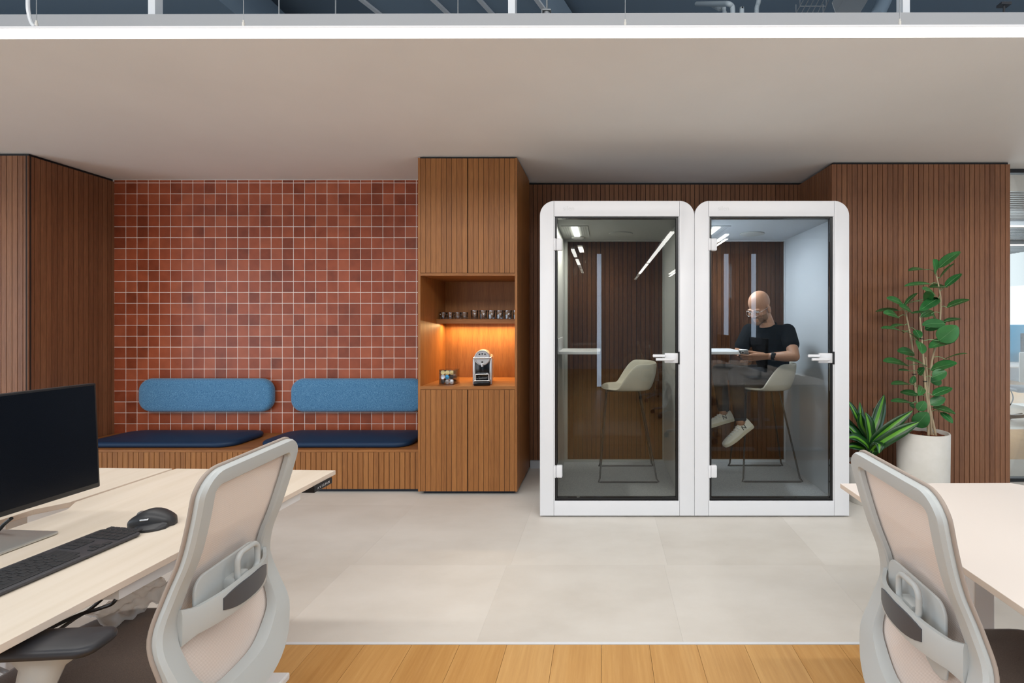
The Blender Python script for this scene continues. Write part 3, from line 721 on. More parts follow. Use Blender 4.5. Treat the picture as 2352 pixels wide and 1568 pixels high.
# ================================================================== PHONE BOOTHS
PY, PD = 3.457, 1.0
def booth(x0, lab, lit, ledcol, power):
    x1 = x0+1.099; PZ0, PZ1 = .012, 2.25; R = .105; jw = .1
    t = thing('phone_booth', lab, 'phone booth', ((x0+x1)/2, PY+.5, 0), 0, 'white phone booths')
    oz0, oz1 = .118, 2.139
    ox0, ox1 = x0+jw+.006, x1-jw-.012
    # front frame: two jambs with the rounded corners, header, sill
    def arc(cx, cz, a0, a1, r): return [(cx+r*math.cos(math.radians(lerp(a0, a1, k/10))), cz+r*math.sin(math.radians(lerp(a0, a1, k/10)))) for k in range(11)]
    def front(poly, name):
        mb = MB(); mb.prism([(x, PY, z) for x, z in poly], (0, .055, 0), bev=.003); return obj(name, mb, M['white'], t, angle=40)
    xl, xr = x0+jw-.001, x1-jw-.005
    front([(x0, PZ0), (xl, PZ0), (xl, PZ1)]+arc(x0+R, PZ1-R, 90, 180, R)[1:], 'jamb')
    front([(xr, PZ0), (x1, PZ0)]+arc(x1-R, PZ1-R, 0, 90, R)+[(xr, PZ1)], 'jamb')
    front([(xl+.0015, oz1), (xr-.0015, oz1), (xr-.0015, PZ1), (xl+.0015, PZ1)], 'header')
    front([(xl+.0015, PZ0), (xr-.0015, PZ0), (xr-.0015, oz0), (xl+.0015, oz0)], 'sill')
    mb = text_mb('silen', .046, .0004); mb.xf(Matrix.Translation((x0+.205, PY-.0004, 2.195)) @ Matrix.Rotation(math.pi/2, 4, 'X'))
    obj('lettering', mb, M['logo'], t, smooth=False)
    # shell: rounded tunnel, white outside and felt inside
    ix0, ix1, iz0, iz1 = x0+.098, x1-.098, .11, 2.128
    out = [(x0+.002, PZ0+.02), (x1-.002, PZ0+.02)]+arc(x1-.002-R, PZ1-.002-R, 0, 90, R)+arc(x0+.002+R, PZ1-.002-R, 90, 180, R)
    inn = [(min(max(x, ix0), ix1), min(max(z, iz0), iz1)) for x, z in out]
    y0, y1 = PY+.056, PY+PD
    mb = MB(); bm = mb.bm
    V = {}
    def vv(key, p):
        if key not in V: V[key] = bm.verts.new(p)
        return V[key]
    n = len(out)
    for i in range(n):
        j = (i+1) % n
        o = lambda k, y: vv(('o', k, y), (out[k][0], y, out[k][1])); q = lambda k, y: vv(('i', inn[k], y), (inn[k][0], y, inn[k][1]))
        def face(vs, mi):
            u = []
            [u.append(v) for v in vs if v not in u]
            if len(u) > 2:
                f = bm.faces.new(u); f.material_index = mi
        face([o(i, y0), o(j, y0), o(j, y1), o(i, y1)], 0)
        face([q(i, y0), q(j, y0), q(j, y1), q(i, y1)], 1)
        face([o(i, y0), o(j, y0), q(j, y0), q(i, y0)], 0)
        face([o(i, y1), o(j, y1), q(j, y1), q(i, y1)], 0)
    obj('shell', mb, [M['white'], M['felt_light'] if lit else M['felt']], t, angle=40)  # lit booth takes the paler copy of the same felt
    mb = MB(); mb.box(ix0+.001, ix1-.001, y0+.004, y1-.02, .1101, .116); obj('carpet', mb, M['carpet'], t, smooth=False)
    mb = MB(); mb.box(x0+.02, x1-.02, PY+.03, y1-.03, 0, PZ0+.02); obj('base_plinth', mb, M['seal'], t, smooth=False)
    # back pane in a slim white frame
    by = PY+.93
    mb = MB(); mb.box(ix0+.03, ix1-.002, by+.022, by+.032, .135, 2.115); obj('back_pane', mb, M['glass_back'], t, smooth=False)
    mb = MB(); f = .012
    mb.box(ix0+.002, ix1-.002, by+.014, by+.04, .117, .14); mb.box(ix0+.002, ix1-.002, by+.014, by+.04, 2.115, iz1-.001)
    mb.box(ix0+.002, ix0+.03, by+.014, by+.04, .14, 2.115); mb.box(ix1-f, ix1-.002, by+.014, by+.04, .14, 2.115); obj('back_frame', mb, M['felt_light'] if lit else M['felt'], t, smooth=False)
    # door
    dx0, dx1, dz0, dz1 = ox0+.017, ox1-.018, oz0+.018, oz1-.012; dy = PY+.02
    mb = MB(); mb.box(dx0, dx1, dy, dy+.01, dz0, dz1, .0012, 1); door = obj('glass_door', mb, M['glass'], t, smooth=False)
    mb = MB(); q = .012
    for bxx in ((ox0-.002, dx0-.001, oz0, oz1), (dx1+.001, ox1+.002, oz0, oz1), (dx0, dx1, oz0-.002, dz0-.001), (dx0, dx1, dz1+.001, oz1+.002)):
        mb.box(bxx[0], bxx[1], PY+.014, PY+.05, bxx[2], bxx[3])
    obj('door_seal', mb, M['seal'], t, smooth=False)
    mb = MB()
    for bxx in ((ox0-.006, ox0, oz0, oz1), (ox1, ox1+.006, oz0, oz1), (ox0, ox1, oz0-.004, oz0), (ox0, ox1, oz1, oz1+.005)):
        mb.box(bxx[0], bxx[1], PY+.005, PY+.03, bxx[2], bxx[3])
    obj('inner_trim', mb, M['white'], t, smooth=False)
    for z in (EYE+(735-561)/323.1, EYE-(1083-735)/323.1):
        mb = MB(); mb.box(ox0-.008, ox0+.008, PY-.006, dy+.013, z-.043, z+.043, .003); mb.box(ox0+.009, ox0+.053, PY-.003, dy+.014, z-.044, z+.044, .008, 3); obj('hinge', mb, M['white'], door)
    hz = EYE-(822-735)/323.1
    mb = MB(); mb.box(ox1-.098, ox1-.002, dy-.012, dy+.016, hz-.036, hz+.034, .004, 2); mb.box(ox1-.185, ox1-.097, dy-.032, dy-.018, hz+.006, hz+.026, .006, 3)
    mb.tube([(ox1-.165, dy-.045, hz-.008), (ox1-.05, dy-.045, hz-.008), (ox1-.04, dy-.04, hz-.008), (ox1-.04, dy-.01, hz-.008)], .009, 12); obj('handle', mb, M['white'], door)
    mb = MB(); mb.box(ox1-.0015, ox1+.007, PY-.004, PY+.012, hz-.045, hz+.045, .002); obj('strike_plate', mb, M['seal'], t, smooth=False)
    # ceiling light with perforated plate, smoke detector, vent
    lx0 = ix0+.095
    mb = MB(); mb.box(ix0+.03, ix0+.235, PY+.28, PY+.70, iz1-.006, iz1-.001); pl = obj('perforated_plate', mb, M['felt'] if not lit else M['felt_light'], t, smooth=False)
    for r in range(12):
        pass
    mb = MB()
    for r in range(13):
        for c in range(3):
            for sgn in (0, 1):
                cx = ix0+.042+.018*c+(.138 if sgn else 0); cy = PY+.3+.031*r
                mb.quad([(cx-.005, cy-.005, iz1-.0065), (cx+.005, cy-.005, iz1-.0065), (cx+.005, cy+.005, iz1-.0065), (cx-.005, cy+.005, iz1-.0065)])
    ho = obj('perforation', mb, M['seal'], pl, smooth=False); ho['kind'] = 'stuff'
    mb = MB(); mb.box(ix0+.107, ix0+.155, PY+.29, PY+.69, iz1-.014, iz1-.006, .004); obj('light_tube', mb, M['pod_led'], t)
    area('booth_light', (ix0+.131, PY+.49, iz1-.02), (0, 0, 0), .045, .38, power, ledcol)
    mb = MB(); mb.lathe([(.055, 0), (.055, -.008), (.04, -.016), (.0005, -.017)], (ix0+.13, PY+.80, iz1-.001), 24); obj('sensor', mb, M['white'], t)
    mb = MB(); mb.lathe([(.10, 0), (.10, -.006), (.085, -.010), (.0005, -.010)], (ix0+.5, PY+.62, iz1-.001), 32); obj('air_vent', mb, M['felt'], t)
    # shelf on the left wall
    mb = MB(); c = []
    for x, y in rrect(.33, .42, .035): c.append((ix0+.165+x if x > 0 else max(ix0+.001, ix0+.165+x), PY+.47+y, 1.14))
    mb.prism(c, (0, 0, .022), bev=.002)
    mb.box(ix0+.001, ix0+.012, PY+.26, PY+.68, 1.14, 1.26, .004); obj('shelf', mb, M['white'], t, angle=40)
    return t
booth(-.449, 'white glass-fronted phone booth holding only an empty stool', False, (1, .95, .85), 7.0)
booth(.652, 'white glass-fronted phone booth with a man seated inside', True, (.84, .92, 1.0), 17)

# ------------------------------------------------------------------ bar stools
def stool(lab):
    t = thing('bar_stool', lab, 'stool', (0, 0, 0), 0, 'bar stools in the booths')
    SZ = .70
    mb = MB(); NA, NR = 48, 12; LX, LY = .225, .235
    def rim(a):                                     # a=0 front (-x), pi back (+x)
        s = -math.cos(a)
        k = min(max((s+.30)/.45, 0), 1); k = k*k*(3-2*k)
        return .012+k*.205
    rows = []
    for i in range(NR+1):
        row = []
        for j in range(NA):
            a = 2*math.pi*j/NA; e = .72
            cx = -math.copysign(abs(math.cos(a))**e, math.cos(a)); cy = math.copysign(abs(math.sin(a))**e, math.sin(a))
            h = rim(a); u = i/NR
            if u <= .5: k = u/.5*.80; z = .0+.012*(k**3); fl = k
            else:
                v = (u-.5)/.5; fl = .80+.20*math.sin(v*math.pi/2)+h*.22*v; z = .010+h*(v**1.35)
            row.append(Vector((cx*LX*fl, cy*LY*fl, SZ+z+.012)))
        rows.append(row)
    ctr = Vector((0, 0, SZ+.012))
    V = [[mb.bm.verts.new(p) for p in r] for r in rows[1:]]
    c0 = mb.bm.verts.new(ctr)
    for j in range(NA):
        mb.bm.faces.new((c0, V[0][j], V[0][(j+1) % NA]))
        for i in range(len(V)-1): mb.bm.faces.new((V[i][j], V[i+1][j], V[i+1][(j+1) % NA], V[i][(j+1) % NA]))
    obj('seat_shell', mb, M['stool'], t, local=True, angle=180, mods=[('SOLIDIFY', dict(thickness=.016, offset=-1)), ('SUBSURF', dict(levels=1))])
    for sy in (-1, 1):
        mb = MB()
        p = [(-.18, sy*.10, SZ), (-.235, sy*.205, .03), (-.245, sy*.215, .006), (-.225, sy*.216, .006), (.215, sy*.216, .006), (.232, sy*.215, .006), (.215, sy*.205, .03), (.09, sy*.10, SZ)]
        mb.tube(p, .0075, 8); obj('sled_leg', mb, M['wire'], t, local=True)
    mb = MB(); mb.tube([(-.18, -.11, SZ), (-.18, .11, SZ)], .0075, 8); mb.tube([(.09, -.11, SZ), (.09, .11, SZ)], .0075, 8); mb.box(-.18, .09, -.05, .05, SZ-.004, SZ+.008); obj('seat_bracket', mb, M['wire'], t, local=True)
    mb = MB(); z = .34; k = (SZ-z)/SZ; x = lerp(-.18, -.235, k)-.004; y = lerp(.10, .205, k); mb.tube([(x, -y, z), (x, y, z)], .0075, 8); obj('footrest', mb, M['wire'], t, local=True)
    return t
FLR = .1165
st = stool('cream bucket bar stool, empty, in the left phone booth')
st.location = (.21, 4.06, FLR)
st2 = dup(st, (1.35, 4.07, FLR), 0, 'cream bucket bar stool under the seated man in the right phone booth')
# ================================================================== DESKS
DZ = .74
def poly_top(pts, z, th): return [(p.x, p.y, z-th) for p in pts]
def desk(name_lab, pts, mat_, edge=None):
    c = sum((Vector(p) for p in pts), Vector())/len(pts)
    t = thing('desk', name_lab, 'desk', (c.x, c.y, 0))
    mb = MB(); mb.prism([(p[0], p[1], DZ-.019) for p in pts], (0, 0, .019), bev=.0015)
    for f in mb.bm.faces:
        f.normal_update()
        if abs(f.normal.z) < .5: f.material_index = 1
    obj('tabletop', mb, [mat_, M['desk_edge']], t, smooth=False); return t
# left desk (front edge, far edge) measured corners
A = H(770.6, 1079.5, DZ); B = H(405, 1075.5, DZ); Fr = H(0, 1480, DZ); d = (Fr-A).normalized()
Fe = A+d*1.62                                  # near end, outside the frame
def off(p): return (p.x, p.y, 0)
rear0 = H(393, 1083, DZ); 
dr = d
Bn = B+d*1.62
# rear edge carries a shallow cable cut-out
cut = [B+d*.40, B+d*.47+Vector((.05, 0, 0)), B+d*1.05+Vector((.05, 0, 0)), B+d*1.12]
t = desk('pale maple desk in the left foreground carrying the monitor and keyboard', [off(A), off(B)]+[off(p) for p in cut]+[off(Bn), off(Fe)], M['desk'])
ang = math.atan2(d.x, -d.y)
def leg(t, x, y, lab=None):
    mb = MB(); mb.box(x-.035, x+.035, y-.035, y+.035, .03, .66, .004); mb.box(x-.028, x+.028, y-.028, y+.028, .66, .70)
    mb.box(x-.30, x+.30, y-.035, y+.035, 0, .028, .006); return obj('leg', mb, M['frame_metal'], t, smooth=False)
mid = (A+B)/2
leg(t, mid.x+.02, A.y-.28); leg(t, mid.x+.0, A.y-1.42)
mb = MB()
q0, q1 = A+d*.20+Vector((-.022, 0, 0)), A+d*.90+Vector((-.022, 0, 0))
mb.prism([(q0.x, q0.y, .685), (q0.x-.045, q0.y, .685), (q1.x-.045, q1.y, .685), (q1.x, q1.y, .685)], (0, 0, .035)); 
obj('front_beam', mb, M['frame_metal'], t, smooth=False)
mb = MB(); mb.prism([(q0.x-.50, q0.y, .685), (q0.x-.545, q0.y, .685), (q1.x-.545, q1.y, .685), (q1.x-.50, q1.y, .685)], (0, 0, .035)); obj('rear_beam', mb, M['frame_metal'], t, smooth=False)
for yy in (A.y-.28, A.y-1.42):
    mb = MB(); mb.box(mid.x-.30, mid.x+.30, yy-.03, yy+.03, .70, .7195); obj('cross_beam', mb, M['frame_metal'], t, smooth=False)
# height switch under the far corner
c0 = H(762, 1100, .715); mb = MB()
p0, p1 = A+d*.035, A+d*.155
nx = Vector((-d.y, d.x, 0)); nx = nx if nx.x > 0 else -nx
def cor(p, o, z): q = p+nx*o; return (q.x, q.y, z)
mb.prism([cor(p0, .006, .694), cor(p1, .006, .694), cor(p1, -.05, .694), cor(p0, -.05, .694)], (0, 0, .0265), bev=.003); sw = obj('height_switch', mb, M['bezel'], t, smooth=False)
mb = text_mb('\u2227 \u2228 1 2 3 4 M', .014, .0003)
pm = (p0+p1)/2+nx*.0065
ay = math.atan2(-d.y, -d.x)
mb.xf(Matrix.Translation((pm.x, pm.y, .707)) @ Matrix.Rotation(math.atan2((-d).y, (-d).x), 4, 'Z') @ Matrix.Rotation(math.pi/2, 4, 'X')); obj('lettering', mb, M['white'], sw, smooth=False)
# desk behind it
B2 = B+Vector((-.018, 0, 0)); g0 = H(395, 1078, DZ)
pts = [off(B2), off(B2+Vector((-.72, .02, 0))), off(B2+Vector((-.72, .02, 0))+d*1.62), off(B2+d*1.62)]
cut2 = [B2+d*1.12, B2+d*1.05+Vector((-.05, 0, 0)), B2+d*.47+Vector((-.05, 0, 0)), B2+d*.40]
pts = pts+[off(p) for p in cut2]
t2 = desk('pale maple desk beyond the monitor, back to back with the front desk', pts, M['desk'])
m2 = B2+Vector((-.36, 0, 0)); leg(t2, m2.x, A.y-.28); leg(t2, m2.x-.03, A.y-1.42)
mb = MB(); mb.box(m2.x-.32, m2.x+.28, A.y-.31, A.y-.25, .70, .7195); obj('cross_beam', mb, M['frame_metal'], t2, smooth=False)
# right desks
RA, RB = H(1929.8, 1109.6, DZ), H(2338, 1108.5, DZ); RN = H(2352, 1397, DZ); dR = (RN-RA).normalized()
def rdesk(lab, a, b, dd, L, cham=True):
    c = .03
    e = (b-a).normalized()
    pts = [a, b-e*c, b+dd*c] if cham else [a, b]
    pts += [b+dd*L, a+dd*L]
    return desk(lab, [off(p) for p in pts], M['desk_r'])
tr = rdesk('pale desk in the right foreground, behind the right chair', RA, RB, dR, 1.5)
rm = (RA+RB)/2; leg(tr, rm.x, RA.y-.25); leg(tr, rm.x-.04, RA.y-1.3)
mb = MB(); mb.box(RA.x+.06, RA.x+.105, RA.y-1.45, RA.y-.2, .685, .7205); obj('front_beam', mb, M['beam_dark'], tr, smooth=False)
off2 = Vector((.745, .0, 0))
tr2 = rdesk('pale desk back to back with the right foreground desk', RA+off2, RB+off2, dR, 1.5, False); leg(tr2, rm.x+.745, RA.y-.25); leg(tr2, rm.x+.72, RA.y-1.3)
o3 = dR*1.54
tr3 = rdesk('pale desk behind the camera in line with the right foreground desk', RA+o3, RB+o3, dR, 1.5, False); leg(tr3, rm.x-.05, RA.y-1.8); leg(tr3, rm.x-.08, RA.y-2.8)
tr4 = rdesk('pale desk behind the camera, back to back with the one in line', RA+o3+off2, RB+o3+off2, dR, 1.5, False); leg(tr4, rm.x+.69, RA.y-1.8)

# ------------------------------------------------------------------ monitors
def monitor(lab, loc, rotz, tilt, wdt=.61, hgt=.362, bottom=.06):
    t = thing('monitor', lab, 'monitor', loc, rotz)         # screen faces +x, width along y
    R = Matrix.Translation((0, 0, bottom)) @ Matrix.Rotation(tilt, 4, 'Y')
    mb = MB(); mb.box(-.028, 0, -wdt/2, wdt/2, 0, hgt, .004, 2); mb.xf(R); obj('casing', mb, M['bezel'], t, local=True)
    mb = MB(); mb.box(-.001, .0008, -wdt/2+.007, wdt/2-.007, .016, hgt-.007); mb.xf(R); obj('display', mb, M['screen'], t, local=True, smooth=False)
    mb = MB(); mb.box(-.055, -.03, -.035, .035, .0, .30, .006, 2); obj('neck', mb, M['base_metal'], t, local=True)
    mb = MB(); mb.box(-.11, .085, -.115, .115, .001, .011, .004, 2); obj('base', mb, M['base_metal'], t, local=True)
    return t
mf = H(231, 1117, .80); 
mfar = Vector((-1.155/1.0*1, 0, 0))
# far lower corner of the screen at depth 1.77, near lower edge leaves the frame at depth ~1.47
c_far = W(231, 1117, 1.70); c_near = W(0, 1192, 1.43)
dm = (c_far-c_near); dm.z = 0; dm.normalize()
cm = c_far-dm*.305
mon = monitor('black widescreen monitor on the left foreground desk', (cm.x, cm.y, DZ+.0003), math.atan2(dm.y, dm.x)-math.pi/2, -.045, bottom=c_far.z-DZ)
monitor('black monitor on the right foreground desk, outside the picture', (1.74, 1.42, DZ+.0003), math.pi, -.05, bottom=.1)
monitor('black monitor behind the camera on the right desks', (1.64, .2, DZ+.0003), math.pi, -.05, bottom=.1)
# cables at the monitor
mb = MB(); mb.tube(catmull([tuple(H(26, 1190, .80)), tuple(H(10, 1203, .78)), tuple(H(-12, 1222, .755)), tuple(H(-60, 1225, .75))]), .005, 8)
obj('video_cable', mb, M['cable'], mon)
# ------------------------------------------------------------------ keyboard
k0 = H(326, 1221, DZ+.012); k1 = H(0, 1360, DZ+.012); kd = (k1-k0); kd.z = 0; kd.normalize()
KL, KW = .43, .132
kn = Vector((kd.y, -kd.x, 0)); kn = kn if kn.x < 0 else -kn
org = k0+kd*KL*.5+kn*KW*.5
kt = thing('keyboard', 'graphite full-size keyboard on the left foreground desk', 'keyboard', (org.x, org.y, DZ+.0003), math.atan2(-kd.y, -kd.x))
# local x runs to the far (number pad) end, local y to the monitor side (check handedness)
sgn = 1 if Vector((-kd.x, -kd.y, 0)).cross(kn).z > 0 else -1
tilt = Matrix.Rotation(sgn*math.radians(2.6), 4, 'X') @ Matrix.Translation((0, 0, .006))
mb = MB(); c = [(x, y, 0) for x, y in rrect(KL, KW, .012, 5)]; mb.prism(c, (0, 0, .0085), bev=.002); mb.xf(tilt); obj('case', mb, M['kb'], kt, local=True)
kc = {}
def key(cx, cy, kw, kh):
    kk = (round(kw, 4), round(kh, 4))
    if kk not in kc:
        mb = MB(); mb.box(-kw/2, kw/2, -kh/2, kh/2, 0, .003, .0012, 1); o = obj('key', mb, M['key'], kt, local=True); kc[kk] = o
    else:
        o = kc[kk].copy(); C.objects.link(o)
    o.matrix_basis = tilt @ Matrix.Translation((cx, cy*sgn, .0082))
U = .0188; g = .0024
x_far = KL/2-.008
def rowkeys(widths, x0, cy, kh=U):
    x = x0
    for wd in widths:
        if wd > 0: key(x+wd*U/2, cy, wd*U-g, kh-g)
        x += abs(wd)*U
rows = [KW/2-.012-U*.5*.8, KW/2-.012-U*.8-U*.5, KW/2-.012-U*.8-U*1.5, KW/2-.012-U*.8-U*2.5, KW/2-.012-U*.8-U*3.5, KW/2-.012-U*.8-U*4.5]
mainx = -KL/2+.008
rowkeys([1]*14, mainx, rows[0], U*.8)
rowkeys([1]*13+[2], mainx, rows[1]); rowkeys([1.5]+[1]*12+[1.5], mainx, rows[2]); rowkeys([1.75]+[1]*11+[2.25], mainx, rows[3])
rowkeys([2.25]+[1]*10+[2.75], mainx, rows[4]); rowkeys([1.25, 1.25, 1.25, 6, 1.25, 1.25, 2.0], mainx, rows[5])
navx = mainx+15*U+.012
rowkeys([1]*3, navx, rows[0], U*.8); rowkeys([1]*3, navx, rows[1]); rowkeys([1]*3, navx, rows[2]); rowkeys([-1, 1], navx, rows[4]); rowkeys([1]*3, navx, rows[5])
numx = navx+3*U+.012
rowkeys([1]*4, numx, rows[0], U*.8); rowkeys([1]*4, numx, rows[1]); rowkeys([1]*4, numx, rows[2]); rowkeys([1]*4, numx, rows[3]); rowkeys([1]*4, numx, rows[4]); rowkeys([2, 1, 1], numx, rows[5])
# ------------------------------------------------------------------ mouse (points to the monitor)
mt = thing('mouse', 'sculpted dark computer mouse beside the keyboard', 'mouse', tuple(H(352, 1206, DZ+.0003)), math.pi+.12)
mb = MB(); L = []
for i in range(15):
    u = i/14; x = .066-.132*u                      # +x is the nose
    hw = .036*math.sin(math.pi*min(max(.13+u*.80, 0), 1))**.55
    hh = .012+.042*math.sin(math.pi*min(.10+u*.78, 1))**1.2
    if i in (0, 14): hw *= .55; hh *= .6
    ring = []
    for k in range(20):
        a = 2*math.pi*k/20; c_, s_ = math.cos(a), math.sin(a)
        yy = hw*c_; zz = hh*.5+hh*.5*s_
        if s_ < -.3: zz = max(0.001, hh*.06)
        ring.append(Vector((x, yy, zz+.001)))
    L.append(ring)
mb.loft(L); obj('body', mb, M['mouse'], mt, local=True, angle=60)
mb = MB(); L = []
for i in range(9):                                  # thumb rest flare on its left side
    u = i/8; x = .03-.09*u; e = .026*math.sin(math.pi*u)**.7
    L.append([Vector((x, .020, .002)), Vector((x, .034+e, .002)), Vector((x, .034+e, .008)), Vector((x, .026, .016+.006*math.sin(math.pi*u)))])
mb.loft(L); obj('thumb_rest', mb, M['mouse'], mt, local=True, angle=60)
mb = MB(); mb.cyl((.034, -.004, .036), (.034, .004, .036), .0115, 20); obj('scroll_wheel', mb, M['steel'], mt, local=True)
mb = MB(); mb.cyl((-.012, .0335, .031), (.012, .0335, .030), .0045, 12); obj('thumb_wheel', mb, M['chrome'], mt, local=True)
# ------------------------------------------------------------------ cables under the desk, plastic sheet
mb = MB(); mb.tube(catmull([tuple(H(272, 1352, .70)), tuple(H(262, 1382, .68)), tuple(H(232, 1396, .66)), tuple(H(180, 1412, .65)), tuple(H(120, 1440, .66)), tuple(H(60, 1470, .68))]), .0045, 8)
tag(obj('cable', mb, M['cable']), 'black cable drooping below the front edge of the left desk', 'cable', 'cables under the left desk')
mb = MB(); mb.tube(catmull([tuple(H(238, 1372, .66)), tuple(H(205, 1400, .63)), tuple(H(172, 1420, .62)), tuple(H(130, 1450, .63))]), .0045, 8)
tag(obj('cable', mb, M['cable']), 'short black cable running straight behind the drooping one', 'cable', 'cables under the left desk')
mb = MB(); mb.tube(catmull([tuple(H(94, 1500, .62)), tuple(H(90, 1528, .5)), tuple(H(60, 1560, .3)), tuple(H(20, 1545, .25)), tuple(H(-30, 1525, .3))]), .006, 8)
tag(obj('cable', mb, M['grey_cable']), 'grey cable looping above the oak floor at bottom left', 'cable', 'cables under the left desk')
m = M['plastic'] = mat('clear_plastic_film', 'dfe3e6', .25, alpha=.5)
mb = MB(); N1, N2 = 26, 16
p00, p10, p11, p01 = H(190, 1425, .50), H(368, 1335, .50), H(395, 1375, .5), H(250, 1465, .5)
V = []
for i in range(N1+1):
    row = []
    for j in range(N2+1):
        u, v = i/N1, j/N2; p = p00.lerp(p10, u).lerp(p01.lerp(p11, u), v)
        z = .507+.016*noise.noise(Vector((u*7, v*5, 1)))+.010*abs(noise.noise(Vector((u*15, v*9, 4))))+.012*math.sin(v*math.pi)
        row.append(mb.bm.verts.new((p.x, p.y, z+.01)))
    V.append(row)
for i in range(N1):
    for j in range(N2): mb.bm.faces.new((V[i][j], V[i+1][j], V[i+1][j+1], V[i][j+1]))
tag(obj('plastic_wrap', mb, M['plastic'], angle=180, mods=[('SOLIDIFY', dict(thickness=.0006))]), 'crumpled clear plastic film on the left chair seat', 'plastic film')
# ================================================================== OFFICE CHAIRS
# local frame: sitter looks to -x, width along y, floor at z = 0
PROF = [(.36, -.030), (.46, -.048), (.52, -.050), (.58, -.066), (.66, -.088), (.74, -.073), (.82, -.043), (.90, -.020), (.985, 0), (1.03, .008)]
HALF = [(.40, .19), (.52, .205), (.58, .216), (.62, .2165), (.66, .210), (.74, .192), (.82, .188), (.90, .193), (.985, .200), (1.03, .200)]
def back_outline(n=120):
    pts = []
    ztop, r = 1.03, .062
    hw = lambda z: interpc(HALF, z)
    side = []
    zs = [lerp(.58, ztop-r, k/24) for k in range(25)]
    side += [(hw(z), z) for z in zs]
    for k in range(1, 9):
        a = math.radians(90*k/8); side.append((hw(ztop)-r+r*math.cos(a), ztop-r+r*math.sin(a)))
    bot = []
    for k in range(1, 14):                          # big round bottom
        a = math.radians(-90+90*k/14); bot.append((.216*math.cos(a)**.72 if math.cos(a) > 0 else 0, .58+.215*math.sin(a)))
    right = bot+side
    full = [(0, .365)]+right+[(0, ztop)]+[(-y, z) for y, z in right[::-1]]
    return full
def back_x(z): return interpc(PROF, z)
OUT = back_outline()
INSET = [(.36, .082), (.46, .070), (.52, .056), (.66, .052), (.78, .045), (1.03, .043)]
def inset(z, y): return interpc(INSET, z)
def inner_pt(i):
    n = len(OUT); a, b = Vector((*OUT[i-1], 0)), Vector((*OUT[(i+1) % n], 0)); t = (b-a).normalized(); nrm = Vector((-t.y, t.x, 0))
    p = Vector((*OUT[i], 0)); d = inset(p.y, p.x)
    q = p+nrm*d
    return (q.x, q.y)
INN = [inner_pt(i) for i in range(len(OUT))]
def chair(lab, dz, tab):
    t = thing('office_chair', lab, 'chair', (0, 0, 0), 0, 'grey mesh office chairs')
    K = dict(parent=t, local=True)
    def P(y, z, o=0): return Vector((back_x(z)+o, y, z+dz))
    loops = [[] for _ in range(7)]
    for (yo, zo), (yi, zi) in zip(OUT, INN):
        low = min(max((.62-zo)/.2, 0), 1); low = low*low*(3-2*low)
        ym, zm = lerp(yo, yi, .5), lerp(zo, zi, .5)
        # section: outer-front, outer-mid, outer-back, crown, inner-back, inner-front
        loops[0].append(P(yo, zo, -.006)); loops[1].append(P(yo*1.012, zo, .006+.014*low))
        loops[2].append(P(lerp(yo, yi, .10), lerp(zo, zi, .10), .014+.032*low)); loops[3].append(P(lerp(yo, yi, .5), lerp(zo, zi, .5), .0155+.026*low))
        loops[4].append(P(lerp(yo, yi, .92), lerp(zo, zi, .92), .013+.014*low)); loops[5].append(P(yi, zi, .008)); loops[6].append(P(yi, zi, -.004))
    mb = MB(); n = len(OUT)
    V = [[mb.bm.verts.new(p) for p in L] for L in loops]
    for a in range(7):
        A, B = V[a], V[(a+1) % 7]
        for i in range(n): mb.bm.faces.new((A[i], A[(i+1) % n], B[(i+1) % n], B[i]))
    obj('back_frame', mb, M['chair_grey'], angle=32, **K)
    # mesh cloth with wrapped edging
    mb = MB(); bm = mb.bm; rings = []
    for k in range(6):
        f = 1-k/6*.96
        ring = []
        cy, cz = 0, .70
        for (yi, zi) in [(lerp(a[0], b[0], .55), lerp(a[1], b[1], .55)) for a, b in zip(OUT, INN)]:
            y, z = lerp(cy, yi, f), lerp(cz, zi, f)
            ring.append(P(y, z, -.009-.004*(1-f)))
        rings.append(ring)
    mb.loft(rings, caps=False); c = bm.verts.new(P(0, .70, -.013)); bm.verts.ensure_lookup_table()
    L = list(bm.verts)[-n-1:-1]
    for i in range(n): bm.faces.new((L[i], L[(i+1) % n], c))
    obj('back_mesh', mb, M['mesh'], angle=180, **K)
    mb = MB(); e = [P(y*1.006, z+.002*(1 if z > .9 else 0), -.010) for y, z in OUT]
    mb.tube(e, .0048, 8, closed=True); obj('mesh_edging', mb, M['mesh_edge'], angle=180, **K)
    # lumbar cross bar: two broad arms meeting a raised centre
    def bar(y): a = min(abs(y)/.172, 1); return (.100-.100*a**2.2)
    mb = MB(); L = []
    for k in range(25):
        y = lerp(-.164, .164, k/24); a = abs(y)/.164
        zc = .665-.012*a; hh = lerp(.038, .032, a)+(.012 if a > .85 else 0)*(a-.85)/.15
        x = -.096+.02+bar(y)*.62; th = .016
        ring = []
        for (u, v) in [(-1, -.7), (-.7, -1), (.7, -1), (1, -.7), (1, .7), (.7, 1), (-.7, 1), (-1, .7)]:
            ring.append(Vector((x+u*th*.5, y, zc+v*hh+dz)))
        L.append(ring)
    mb.loft(L); obj('lumbar_bar', mb, M['chair_grey'], angle=50, **K)
    mb = MB(); L = []
    for k in range(13):
        y = lerp(-.088, .088, k/12); a = abs(y)/.088; hh = .030*(1-a**3*.48); x = -.096+.02+bar(y)*.62+.0085
        L.append([Vector((x-.004, y, .665-hh+dz)), Vector((x+.002, y, .665-hh*.94+dz)), Vector((x+.002, y, .665+hh*.94+dz)), Vector((x-.004, y, .665+hh+dz))])
    mb.loft(L); obj('bar_inlay', mb, M['chair_dark'], angle=50, **K)
    mb = MB(); c = [(0, y, z) for y, z in rrect(.24, .11, .035, 6)]; mb.prism(c, (.008, 0, 0), bev=.003)
